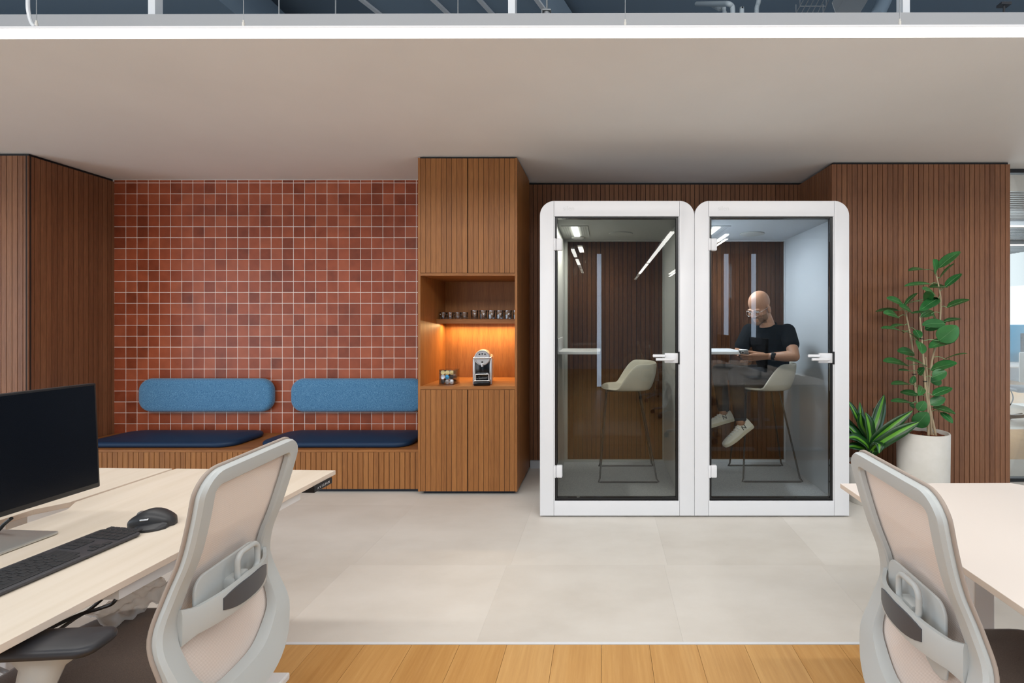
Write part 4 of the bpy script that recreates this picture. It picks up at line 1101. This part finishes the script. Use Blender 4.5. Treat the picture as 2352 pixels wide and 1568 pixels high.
    mb.xf(Matrix.Translation((-.066, -.01, .695+dz)))
    obj('lumbar_pad', mb, M['chair_grey'], **K)
    mb = MB(); mb.box(-.07, -.03, -.03, .03, .66+dz, .70+dz, .006)
    if tab: mb.prism([(-.060, y+.075, z) for y, z in ((-.075, .64+dz), (.055, .64+dz), (.045, .585+dz), (.03, .575+dz), (.0, .575+dz), (-.025, .585+dz))], (.007, 0, 0), bev=.003)
    obj('pad_slider', mb, M['chair_grey'], **K)
    mb = MB(); mb.tube([(-.028, y+.02, z+.722+dz) for y, z in rrect(.085, .075, .022, 5)], .0075, 8, closed=True); obj('pad_handle', mb, M['chair_grey'], angle=180, **K)
    # spine, seat, arms, column, base
    mb = MB(); mb.tube(catmull([(-.02, 0, .385+dz), (-.05, 0, .36+dz), (-.14, 0, .355+dz), (-.30, 0, .37+dz)]), .028, 10); obj('back_bracket', mb, M['chair_grey'], **K)
    mb = pad(.50, .50, .13, .075, .03, .012); mb.xf(Matrix.Translation((-.345, 0, .415+dz*.6)) @ Matrix.Rotation(math.radians(2), 4, 'Y')); obj('seat', mb, M['seat_cloth'], angle=180, **K)
    mb = MB(); mb.box(-.47, -.18, -.11, .11, .355+dz*.6, .412+dz*.6, .02); obj('seat_mechanism', mb, M['chair_dark'], **K)
    for s in (-1, 1):
        mb = MB(); L = []
        for z, x, wx, wy in ((.37, -.32, .045, .018), (.46, -.32, .04, .02), (.56, -.31, .034, .022), (.64, -.285, .045, .022), (.676, -.275, .085, .03)):
            y = s*(.25 if z > .4 else .25)
            L.append([Vector((x+wx*math.cos(2*math.pi*k/12), y+wy*math.sin(2*math.pi*k/12), z+dz*.6)) for k in range(12)])
        mb.loft(L); mb.box(-.36, -.28, min(s*.13, s*.27), max(s*.13, s*.27), .365+dz*.6, .385+dz*.6, .006); arm = obj('armrest', mb, M['chair_grey'], **K)
        mb = pad(.29, .092, .03, .022, .010, .003); mb.xf(Matrix.Translation((-.30, s*.25, .677+dz*.6))); obj('arm_pad', mb, M['arm_pad'], arm, local=True, angle=60)
    mb = MB(); mb.cyl((-.34, 0, .10), (-.34, 0, .27), .028, 16); mb.cyl((-.34, 0, .27), (-.34, 0, .37), .018, 16); obj('gas_column', mb, M['bezel'], **K)
    for k in range(5):
        a = k*math.tau/5+.35; c, s = math.cos(a), math.sin(a)
        mb = MB(); mb.tube([(-.34, 0, .11), (-.34+.12*c, .12*s, .10), (-.34+.32*c, .32*s, .068)], [.028, .022, .014], 8); lg = obj('base_leg', mb, M['steel'], **K)
        mb = MB(); mb.cyl((-.34+.32*c-.022*s, .32*s+.022*c, .029), (-.34+.32*c+.022*s, .32*s-.022*c, .029), .0285, 14); mb.cyl((-.34+.32*c, .32*s, .03), (-.34+.32*c, .32*s, .07), .008, 8); obj('caster', mb, M['bezel'], lg, local=True)
    return t
cl = chair('grey mesh-back office chair at the left desk', 0.011, False)
cl.location = (-.957, 1.332, 0); cl.rotation_euler = (0, 0, .072)
cr = chair('grey mesh-back office chair at the right desk', 0.0, True)
cr.location = (.729, 1.225, 0); cr.rotation_euler = (0, 0, math.pi-.043)
for k, (x, y, lab) in enumerate(((.70, -.25, 'grey mesh-back office chair behind the camera at the right desks'), (.62, -1.6, 'grey mesh-back office chair farthest behind the camera'))):
    dup(cr, (x, y, 0), math.pi+.1, lab)
# ================================================================== PLANTS
def pot(t, c, r0, r1, h, soil):
    mb = MB(); mb.lathe([(.0005, 0), (r0, 0), (r0+.004, .006), (r1, h-.004), (r1-.002, h), (r1-.012, h), (r1-.014, h-.004), (r1-.016, h-.05)], c, 64); obj('pot', mb, M['pot'], t, angle=50)
    mb = MB(); n = 48; R = r1-.016; L = []
    for k in range(8):
        rr = R*(1-k/7.5)
        L.append([Vector((c[0]+rr*math.cos(2*math.pi*j/n), c[1]+rr*math.sin(2*math.pi*j/n), h-soil+.010*noise.noise(Vector((rr*60, j*.9, 3))))) for j in range(n)])
    mb.loft(L, caps=False); obj('soil', mb, M['soil'], t, angle=180)
def leaf(mb, b, tip, wdt, nrm, curl=.12, fold=.16, n=9, mi=0):
    b, tip = Vector(b), Vector(tip); ax = tip-b; L = ax.length; ax.normalize(); side = ax.cross(nrm).normalized(); up = side.cross(ax).normalized()
    rows = []
    for i in range(n+1):
        u = i/n; hw = wdt/2*math.sin(math.pi*(.03+.955*u)**.92)**.60
        if u == 0: hw = .002
        c = b+ax*L*u+up*(L*curl*(u-u*u)*1.6)
        rows.append([c-side*hw+up*hw*fold, c-side*hw*.5+up*hw*fold*.35, c, c+side*hw*.5+up*hw*fold*.35, c+side*hw+up*hw*fold])
    V = [[mb.bm.verts.new(p) for p in r] for r in rows]
    for A, B in zip(V, V[1:]):
        for i in range(4):
            f = mb.bm.faces.new((A[i], A[i+1], B[i+1], B[i])); f.material_index = mi
    for A, B in zip(rows, rows[1:]):               # pale midrib
        pass
    return [r[2] for r in rows], up
ox, oy, q = 1920, 550, 2.75
def zp(p, Y): return W(ox+p[0]/q, oy+p[1]/q, Y)
FY = 3.75
ft = thing('potted_fig_tree', 'tall leafy fig plant in a tall white cylinder pot by the slatted wall', 'plant', (W(2119.5, 990, FY).x, FY, 0))
pot(ft, (W(2119.5, 990, FY).x, FY, 0), .168, .177, .546, .03)
stems = [[(590, 1200), (580, 1060), (566, 940), (556, 800), (545, 660), (538, 570), (530, 490)],
         [(602, 1195), (585, 1000), (602, 800), (622, 700), (650, 600), (662, 400), (650, 300), (630, 210)],
         [(572, 1195), (530, 1080), (510, 1000), (495, 850), (485, 700), (465, 580), (445, 480), (428, 410)],
         [(606, 1195), (596, 1100), (580, 960), (575, 840), (566, 740)]]
SY = [3.72, 3.78, 3.82, 3.75]; SP = []
leaves = [((650,180),(785,75),40),((628,215),(612,128),92),((565,190),(458,198),24),((655,245),(750,150),24),((690,300),(795,215),52),((600,280),(432,295),26),((705,300),(592,303),34),((640,370),(545,310),64),((650,370),(530,450),58),((700,430),(845,380),42),((425,410),(320,370),52),((430,420),(517,337),46),((400,450),(250,455),36),((480,460),(400,420),52),((395,490),(300,465),58),((565,460),(475,465),34),((540,490),(612,450),48),((690,530),(545,540),62),((560,570),(692,520),58),((680,520),(790,500),40),((650,640),(768,545),98),((435,540),(345,555),36),((430,590),(285,560),50),((520,635),(420,575),46),((500,570),(532,622),46),((740,635),(590,685),38),((520,640),(542,720),60),((495,720),(387,705),56),((570,800),(445,755),38),((455,795),(300,770),42),((690,755),(830,720),38),((600,825),(765,780),48),((610,870),(700,835),66),((470,830),(395,825),28),((600,900),(665,890),58),((470,915),(350,915),28),((520,985),(405,962),32),((610,985),(735,937),32),((590,1040),(690,1000),54),((485,1035),(347,1022),28),((520,1080),(562,1020),52),((610,1060),(755,1100),42),((660,1090),(738,1160),16),((500,1180),(580,1090),78),((465,1045),(497,1050),38),((478,910),(492,860),34),((545,930),(522,985),42),((560,390),(600,330),50),((520,850),(560,810),40),((600,470),(640,520),46)]
rnd = random.Random(11)
stem_obj = []
for k, s_ in enumerate(stems):
    pts = [zp(p, SY[k]+.02*math.sin(i*1.7+k)) for i, p in enumerate(s_)]; pts[0].y = FY-.02+.02*k*.5; pts[0].z = .505
    P = catmull([tuple(p) for p in pts], 6); r = [lerp(.0095, .005, i/(len(P)-1)) for i in range(len(P))]
    mb = MB(); mb.tube(P, r, 8); stem_obj.append(obj('stem', mb, M['stem'], ft, angle=180)); SP.append(P)
mb = MB(); mp = MB(); mv = MB()
for (b, tp, wd) in leaves:
    Y = FY+rnd.uniform(-.13, .10); B = zp(b, Y)
    best = min(((p, k) for k, P in enumerate(SP) for p in P), key=lambda z: (Vector((z[0].x, 0, z[0].z))-Vector((B.x, 0, B.z-.01))).length)
    S = best[0]; B = zp(b, lerp(S.y, Y, .5)); T = zp(tp, min(Y+rnd.uniform(-.12, .06), 3.95))
    dxy = Vector((b[0]-tp[0], b[1]-tp[1])).length; ratio = wd/dxy
    nrm = Vector((rnd.uniform(-.25, .25), -1, .75)) if ratio > .4 else Vector((rnd.uniform(-.3, .3), -.45, 1))
    Wd = max(wd/q/F*Y*1.22, .034)
    if ratio < .33: Wd *= 1.9                      # thin ones are seen from the edge
    mid, up = leaf(mb, B, T, Wd, nrm)
    mp.tube(catmull([tuple(S), tuple(S.lerp(B, .5)+Vector((0, 0, .012))), tuple(B)], 4), .0022, 5)
    mv.tube([m_+up*.0009 for m_ in mid[:-1]], [lerp(.0016, .0005, i/8) for i in range(len(mid)-1)], 4)
fo = obj('foliage', mb, M['leaf'], ft, angle=180, normals=False, mods=[('SOLIDIFY', dict(thickness=.0008)), ('SUBSURF', dict(levels=1))])
obj('leaf_stalks', mp, M['leaf_vein'], ft, angle=180); obj('leaf_midribs', mv, M['leaf_vein'], fo, angle=180)
mb = MB()
for p in (SP[0][14], SP[1][22], SP[2][18], SP[0][26]): mb.tube([p+Vector((.013*math.cos(a), .013*math.sin(a), 0)) for a in [i*math.tau/10 for i in range(10)]], .003, 6, closed=True)
o = obj('plant_tie', mb, M['bezel'], ft)
# strap-leaved plant
DX, DY = (1993-CX)/F*3.77, 3.77
dt = thing('potted_striped_plant', 'striped strap-leaf plant in a low white pot beside the right phone booth', 'plant', (DX, DY, 0))
pot(dt, (DX, DY, 0), .135, .165, .298, .03)
DC = Vector((DX-.02, DY, .27))
straps = [([(205,1270),(160,1170),(155,1095)],62,-.05),([(225,1240),(262,1120),(305,978)],70,.08),([(200,1280),(160,1150),(150,1025)],44,.02),([(170,1230),(120,1100),(70,1010)],40,-.06),
 ([(230,1290),(330,1195),(488,1078)],58,-.10),([(240,1320),(380,1225),(528,1150)],62,-.16),([(190,1300),(130,1230),(60,1160)],46,-.08),([(205,1320),(130,1250),(70,1252)],46,-.17),
 ([(225,1330),(270,1292),(272,1350)],50,-.14),([(190,1335),(120,1305),(70,1310)],40,-.10),([(215,1280),(207,1180),(185,1090)],66,-.10),([(245,1260),(330,1190),(410,1185)],34,.10),([(180,1290),(60,1150),(-30,1090)],50,.0),([(190,1300),(60,1220),(-60,1200)],50,-.1),([(220,1270),(250,1150),(240,1060)],50,.13)]
for (pp, wd, dy) in straps:
    A = DC+Vector((rnd.uniform(-.02, .02), rnd.uniform(-.02, .02), 0)); P1, P2, P3 = zp(pp[0], DY+dy*.3), zp(pp[1], DY+dy*.8), zp(pp[2], DY+dy)
    if P3.x < 1.79: P3.x = 1.79+rnd.uniform(0, .03)
    if P2.x < 1.79: P2.x = 1.80
    path = catmull([tuple(A), tuple(P1), tuple(P2), tuple(P3)], 8); n = len(path); Wm = wd/q/F*DY*1.15
    out = MB(); inn = MB()
    VA, VB = [], []
    for i, p in enumerate(path):
        u = i/(n-1); t_ = (path[min(i+1, n-1)]-path[max(i-1, 0)]).normalized()
        sd = t_.cross(Vector((.1, -1, .55))).normalized(); up = sd.cross(t_).normalized()
        hw = Wm/2*(.32+.68*math.sin(math.pi*min(1, u*.72+.10))**1.0)*(1 if u < .72 else max(0, 1-((u-.72)/.28)**1.7))+.0008
        VA.append([out.bm.verts.new(p+sd*hw*s+up*hw*.32*abs(s)**1.5) for s in (-1, -.42, 0, .42, 1)])
        VB.append([inn.bm.verts.new(p+up*.0012+sd*hw*s+up*hw*.32*abs(s)**1.5) for s in (-.27, -.13, 0, .13, .27)])
    for VV, m_ in ((VA, out), (VB, inn)):
        for a_, b_ in zip(VV, VV[1:]):
            for i in range(4): m_.bm.faces.new((a_[i], a_[i+1], b_[i+1], b_[i]))
    o = obj('leaf', out, M['leaf_edge'], dt, angle=180, normals=False, mods=[('SOLIDIFY', dict(thickness=.0009, offset=-1))])
    obj('stripe', inn, M['leaf_mid'], o, angle=180, normals=False)
mb = MB(); mb.tube([tuple(DC-Vector((0, 0, .02))), tuple(DC+Vector((0, 0, .06))), tuple(zp((212, 1300), DY))], .016, 10); obj('stem', mb, M['leaf_mid'], dt)
# ================================================================== SEATED PERSON
pt_ = thing('person', 'bald person in black T-shirt seated in the right booth, looking down at a phone', 'person', (1.35, 4.05, FLR))
REM = lambda v, it: [('REMESH', dict(mode='VOXEL', voxel_size=v, use_smooth_shade=True)), ('SMOOTH', dict(factor=.5, iterations=it))]
hipL, hipR = Vector((1.42, 4.00, .935)), Vector((1.40, 4.15, .935))
kneeL, kneeR = Vector((1.05, 3.84, .965)), Vector((.97, 4.06, .975))
ankL, ankR = Vector((1.062, 3.75, .62)), Vector((.985, 3.97, .655))
shL, shR = Vector((1.452, 3.83, 1.315)), Vector((1.215, 4.03, 1.315))
elL, wrL = Vector((1.438, 3.655, 1.13)), Vector((1.285, 3.755, 1.122))
elR, wrR = Vector((1.085, 3.98, 1.075)), Vector((1.135, 3.80, 1.075))
chest, waist, pelv = Vector((1.335, 3.94, 1.23)), Vector((1.40, 4.01, 1.05)), Vector((1.425, 4.06, .985))
neckb, headc = Vector((1.325, 3.925, 1.375)), Vector((1.247, 3.885, 1.512))
fwd = Vector((-.70, -.56, -.40)).normalized(); lft = Vector((0, 0, 1)).cross(fwd).normalized(); up = fwd.cross(lft)
HM = Matrix((fwd, lft, up)).transposed().to_4x4(); HM.translation = headc
def hp(x, y, z): return HM @ Vector((x, y, z))
R3 = HM.to_3x3().to_4x4()
bd = MB()
# head
bd.ball(hp(-.012, 0, .030), (.100, .0765, .092), R3, 28, 18)
bd.ball(hp(.020, 0, -.035), (.076, .064, .085), R3, 24, 16)
bd.ball(hp(.035, 0, -.075), (.056, .050, .050), R3, 20, 12)
bd.ball(hp(.070, 0, -.112), (.026, .028, .022), R3)
for s in (-1, 1):
    bd.ball(hp(.020, s*.048, -.075), (.040, .016, .036), R3)
    bd.ball(hp(.082, s*.030, .002), (.016, .026, .008), R3)      # brow
    bd.ball(hp(.070, s*.042, -.038), (.022, .020, .020), R3)     # cheek
    bd.ball(hp(-.006, s*.079, -.028), (.020, .010, .036), R3)    # ear
    bd.ball(hp(.000, s*.076, -.050), (.010, .008, .012), R3)
    bd.ball(hp(.101, s*.011, -.050), .0085)
bd.cap(hp(.092, 0, -.004), hp(.112, 0, -.044), .0085, .0125)
bd.ball(hp(.090, 0, -.078), (.010, .023, .0065), R3); bd.ball(hp(.088, 0, -.090), (.010, .020, .0065), R3)
# neck, torso core
bd.cap(neckb+Vector((.012, .012, -.03)), hp(-.030, 0, -.070), .060, .054)
bd.cap(pelv, waist, .115, .108); bd.cap(waist, chest, .110, .118); bd.cap(shL+Vector((-.03, .02, -.01)), shR+Vector((.03, -.02, -.01)), .055, .055)
bd.cap(chest, neckb+Vector((0, 0, -.03)), .10, .062)
for s, e, w_ in ((shL, elL, wrL), (shR, elR, wrR)):
    bd.cap(s, s.lerp(e, .45), .052, .049); bd.cap(s.lerp(e, .45), e, .049, .040); bd.cap(e, e.lerp(w_, .35), .040, .041); bd.cap(e.lerp(w_, .35), w_, .041, .027)
for h, k, a in ((hipL, kneeL, ankL), (hipR, kneeR, ankR)):
    bd.cap(h, k, .075, .050); bd.cap(k, a, .048, .036)
# phone frame
phc = Vector((1.088, 3.735, 1.128)); n_ = Vector((.32, .60, .73)).normalized(); u_ = (Vector((0, 0, 1))-n_*n_.z).normalized(); s_ = u_.cross(n_).normalized()   # s_ to the picture's right or left
if s_.x < 0: s_ = -s_
def pf(a, b, c): return phc+s_*a+u_*b+n_*c
# left hand (picture right): palm beside the phone, fingers across its back, thumb over the screen
kn = pf(.052, 0, -.006)
palm0, palm1 = wrL, pf(.060, -.004, -.008)
for o in (-.026, -.009, .009, .026): bd.cap(wrL+u_*o*.55+Vector((-.01, 0, 0)), palm1+u_*o, .0155, .0125)
for i, (o, ln_) in enumerate(((.029, .92), (.010, 1.0), (-.009, .95), (-.027, .78))):
    a = palm1+u_*o; b = pf(.030, o+.002, -.021); c = pf(.030-.034*ln_, o+.004, -.020); d = pf(.030-.056*ln_, o+.004, -.0155)
    bd.cap(a, b, .0098, .0088); bd.cap(b, c, .0086, .0078); bd.cap(c, d, .0078, .0066)
bd.cap(wrL.lerp(palm1, .35)+n_*.012+u_*.012, pf(.050, .020, .022), .0155, .0115); bd.cap(pf(.050, .020, .022), pf(.022, .034, .017), .0105, .0085)
# right hand (picture left): under and behind the phone
palmR = pf(-.012, -.055, .022)
for o in (-.026, -.009, .009, .026): bd.cap(wrR+s_*o*.5, palmR+s_*o*.9+u_*(-.010), .0155, .0125)
for i, (o, ln_) in enumerate(((-.027, .85), (-.009, 1.0), (.010, 1.0), (.028, .85))):
    a = palmR+s_*o-u_*.012; b = pf(-.012+o, -.070, -.010); c = pf(-.012+o+.004, -.052, -.0205); d = pf(-.010+o+.006, -.052+.022*ln_, -.0155)
    bd.cap(a, b, .0098, .0088); bd.cap(b, c, .0088, .0078); bd.cap(c, d, .0078, .0066)
bd.cap(palmR-s_*.022, pf(-.047, -.028, .016), .014, .011); bd.cap(pf(-.047, -.028, .016), pf(-.030, .004, .015), .0105, .0085)
body = obj('body', bd, M['skin'], pt_, angle=180, mods=REM(.0034, 3))
# eyes, spectacles, beard
for s in (-1, 1):
    mb = MB(); mb.ball(hp(.083, s*.031, -.014), (.010, .0125, .0055), R3); e = obj('eye', mb, M['white'], pt_, angle=180)
    mb = MB(); mb.ball(hp(.091, s*.031, -.016), .0042); obj('iris', mb, M['ink'], e, angle=180)
    mb = MB(); mb.tube([hp(.097, s*.030+dy_, .006) for dy_ in (-.020, -.01, .0, .01, .02)], [.001, .0028, .003, .0024, .001], 6); obj('eyebrow', mb, M['stubble'], pt_)
mb = MB()
for s in (-1, 1):
    mb.tube([hp(.111-.010*abs(math.cos(a))*(1 if s*math.cos(a) > 0 else .2), s*.034+.0255*math.cos(a), -.018+.021*math.sin(a)) for a in [i*math.tau/28 for i in range(28)]], .0013, 6, closed=True)
    mb.tube([hp(.100, s*.060, -.012), hp(.06, s*.078, -.008), hp(.0, s*.085, -.006), hp(-.018, s*.086, -.022)], .0012, 6)
mb.tube([hp(.112, -.009, -.014), hp(.116, 0, -.010), hp(.112, .009, -.014)], .0012, 6)
gl = obj('spectacles', mb, M['chrome'], pt_, angle=180)
inv = HM.inverted(); bw_ = wm(pt_); mb = MB(); vm = {}
def in_beard(p):
    if not (-.135 < p.z < -.052 and p.x > .012 and abs(p.y) < .085): return False
    if p.z > -.066-.30*max(0, .062-p.x)+(.012 if p.x > .088 else 0) and p.x > .05 and abs(p.y) < .05 and not (p.x > .080 and abs(p.y) < .030): return False
    return not (abs(p.y) < .022 and -.096 < p.z < -.070 and p.x > .06)
for f in body.data.polygons:
    vs = [body.data.vertices[i] for i in f.vertices]
    if all(in_beard(inv @ (bw_ @ v.co)) for v in vs):
        q_ = []
        for v in vs:
            if v.index not in vm: vm[v.index] = mb.bm.verts.new(bw_ @ (v.co+v.normal*.0009))
            q_.append(vm[v.index])
        mb.bm.faces.new(q_)
obj('beard', mb, M['stubble'], pt_, angle=180, normals=False)
# T-shirt
sm = MB()
sm.cap(pelv+Vector((0, 0, -.02)), waist, .132, .128); sm.cap(waist, chest, .130, .136)
sm.cap(shL+Vector((-.03, .025, -.015)), shR+Vector((.03, -.025, -.015)), .068, .066)
sm.cap(chest+Vector((0, 0, .02)), neckb+Vector((.006, .006, -.058)), .115, .072)
for s, e in ((shL, elL), (shR, elR)): sm.cap(s+Vector((0, 0, -.004)), s.lerp(e, .52), .064, .063)
obj('t_shirt', sm, M['shirt'], pt_, angle=180, mods=REM(.0055, 4))
mb = MB(); c = neckb+Vector((.005, .005, -.010)); ax = ((hp(-.03, 0, -.07)-neckb).normalized()+Vector((0, 0, 1.2))).normalized(); a1 = ax.orthogonal().normalized(); a2 = ax.cross(a1)
ff_ = Vector((fwd.x, fwd.y, 0)).normalized()
mb.tube([c+Vector((math.cos(a), math.sin(a), 0))*.067-Vector((0, 0, .006+.024*(Vector((math.cos(a), math.sin(a), 0)).dot(ff_)))) for a in [i*math.tau/32 for i in range(32)]], .0065, 8, closed=True); obj('collar', mb, M['shirt'], pt_, angle=180)
# jeans
jm = MB(); jm.cap(hipL+Vector((0, 0, .02)), hipR+Vector((0, 0, .02)), .105, .105)
for h, k, a in ((hipL, kneeL, ankL), (hipR, kneeR, ankR)):
    jm.cap(h, k, .088, .064); d = (a-k); jm.cap(k, k+d*.5, .063, .056); jm.cap(k+d*.5, k+d*.90, .056, .048)
obj('jeans', jm, M['jeans'], pt_, angle=180, mods=REM(.006, 3))
# watch
wp = wrL.lerp(elL, .16); wd_ = (elL-wrL).normalized(); q1 = wd_.orthogonal().normalized(); q2 = wd_.cross(q1)
mb = MB(); mb.loft([[wp+wd_*o+(q1*math.cos(a)+q2*math.sin(a))*r for a in [i*math.tau/28 for i in range(28)]] for o, r in ((-.012, .032), (-.011, .0345), (.011, .0355), (.012, .033))], caps=False); wb = obj('watch_strap', mb, M['seal'], pt_, angle=50)
fc = wp+Vector((-.008, -.033, .010)); mb = MB(); mb.box(-.016, .016, -.006, .006, -.019, .019, .005, 3); mb.xf(Matrix.Translation(fc)); obj('watch_case', mb, M['gloss_black'], wb)
# trainers
def shoe(ank, toe_dir, name, side):
    f = Vector(toe_dir).normalized(); l = Vector((0, 0, 1)).cross(f).normalized(); u = f.cross(l)
    X = Matrix((f, l, u)).transposed().to_4x4(); X.translation = ank+u*(-.085)+f*.02
    K = [( -.085, .026, .030), (-.078, .034, .075), (-.06, .037, .095), (-.02, .038, .092), (.02, .040, .078), (.06, .045, .062), (.11, .050, .050), (.15, .046, .042), (.180, .034, .032), (.195, .018, .022)]
    mb = MB(); L = []
    for x, hw, h in K:
        ring = []
        for k in range(16):
            a = 2*math.pi*k/16; c, s = math.cos(a), math.sin(a)
            z = .018+(h-.018)*max(s, 0)**.8 if s > 0 else .018
            taper = 1-.42*max(s, 0)**2
            ring.append(X @ Vector((x, hw*c*taper, z-.0+(0 if s >= 0 else s*.002))))
        L.append(ring)
    mb.loft(L); so = obj('shoe', mb, M['shoe'], pt_, angle=70)
    mb = MB(); O = [(x, hw*1.07) for x, hw, h in K]; poly = [(x, w_) for x, w_ in O]+[(x, -w_) for x, w_ in O[::-1]]
    mb.prism([X @ Vector((x, y, -.004)) for x, y in poly], u*.026, bev=.004); obj('sole', mb, M['sole'], so, angle=50)
    for k in range(5):
        x = .035+.021*k; zz = interp([(a, h) for a, w_, h in K], x)
        mb = MB(); mb.tube([X @ Vector((x-.006, -.030, zz-.018)), X @ Vector((x, -.012, zz-.001)), X @ Vector((x, .012, zz-.001)), X @ Vector((x-.006, .030, zz-.018))], .0036, 6); obj('lace', mb, M['white'], so, angle=180)
    mb = text_mb('N', .048, .0012)
    sgn = side
    T = X @ Matrix.Translation((-.005, sgn*.0385, .050)) @ Matrix.Rotation(math.pi/2, 4, 'X') if sgn < 0 else X @ Matrix.Translation((-.005, sgn*.0385, .050)) @ Matrix.Rotation(math.pi, 4, 'Z') @ Matrix.Rotation(math.pi/2, 4, 'X')
    T = T @ Matrix.Rotation(math.radians(-14 if sgn < 0 else -14), 4, 'X')
    mb.xf(T); obj('emblem', mb, M['ink'], so, smooth=False)
    mb = MB(); mb.tube([X @ Vector((-.035, 0, .085)), ank+Vector((0, 0, .05))], [.034, .036], 14); obj('sock', mb, M['shirt'] if side > 9 else M['jeans'], pt_, angle=60)
shoe(ankL, (-.80, -.22, -.50), 'left', 1)
shoe(ankR, (-.92, -.12, -.22), 'right', 1)
# phone
ph = thing('mobile_phone', "silver mobile phone held in the seated person's hands", 'phone', tuple(phc))
PM = Matrix((s_, u_, n_)).transposed().to_4x4(); PM.translation = phc
mb = MB(); mb.prism([(x, y, -.0045) for x, y in rrect(.073, .148, .012)], (0, 0, .009), bev=.002); mb.xf(PM); obj('phone_body', mb, M['silver'], ph)
mb = MB(); mb.prism([(x, y, .0046) for x, y in rrect(.067, .142, .010)], (0, 0, .0004)); mb.xf(PM); obj('display', mb, M['screen'], ph)
mb = MB(); mb.prism([(x+.014*(1 if s_.x > 0 else -1)*-1, y+.048, -.0075) for x, y in rrect(.038, .038, .009)], (0, 0, .003)); mb.xf(PM); cb2 = obj('camera_bump', mb, M['white'], ph)
for a, b in ((-.023, .057), (-.023, .039), (-.005, .048)):
    mb = MB(); mb.cyl((a, b, -.0095), (a, b, -.0074), .0068, 16); mb.xf(PM); obj('lens', mb, M['gloss_black'], cb2)
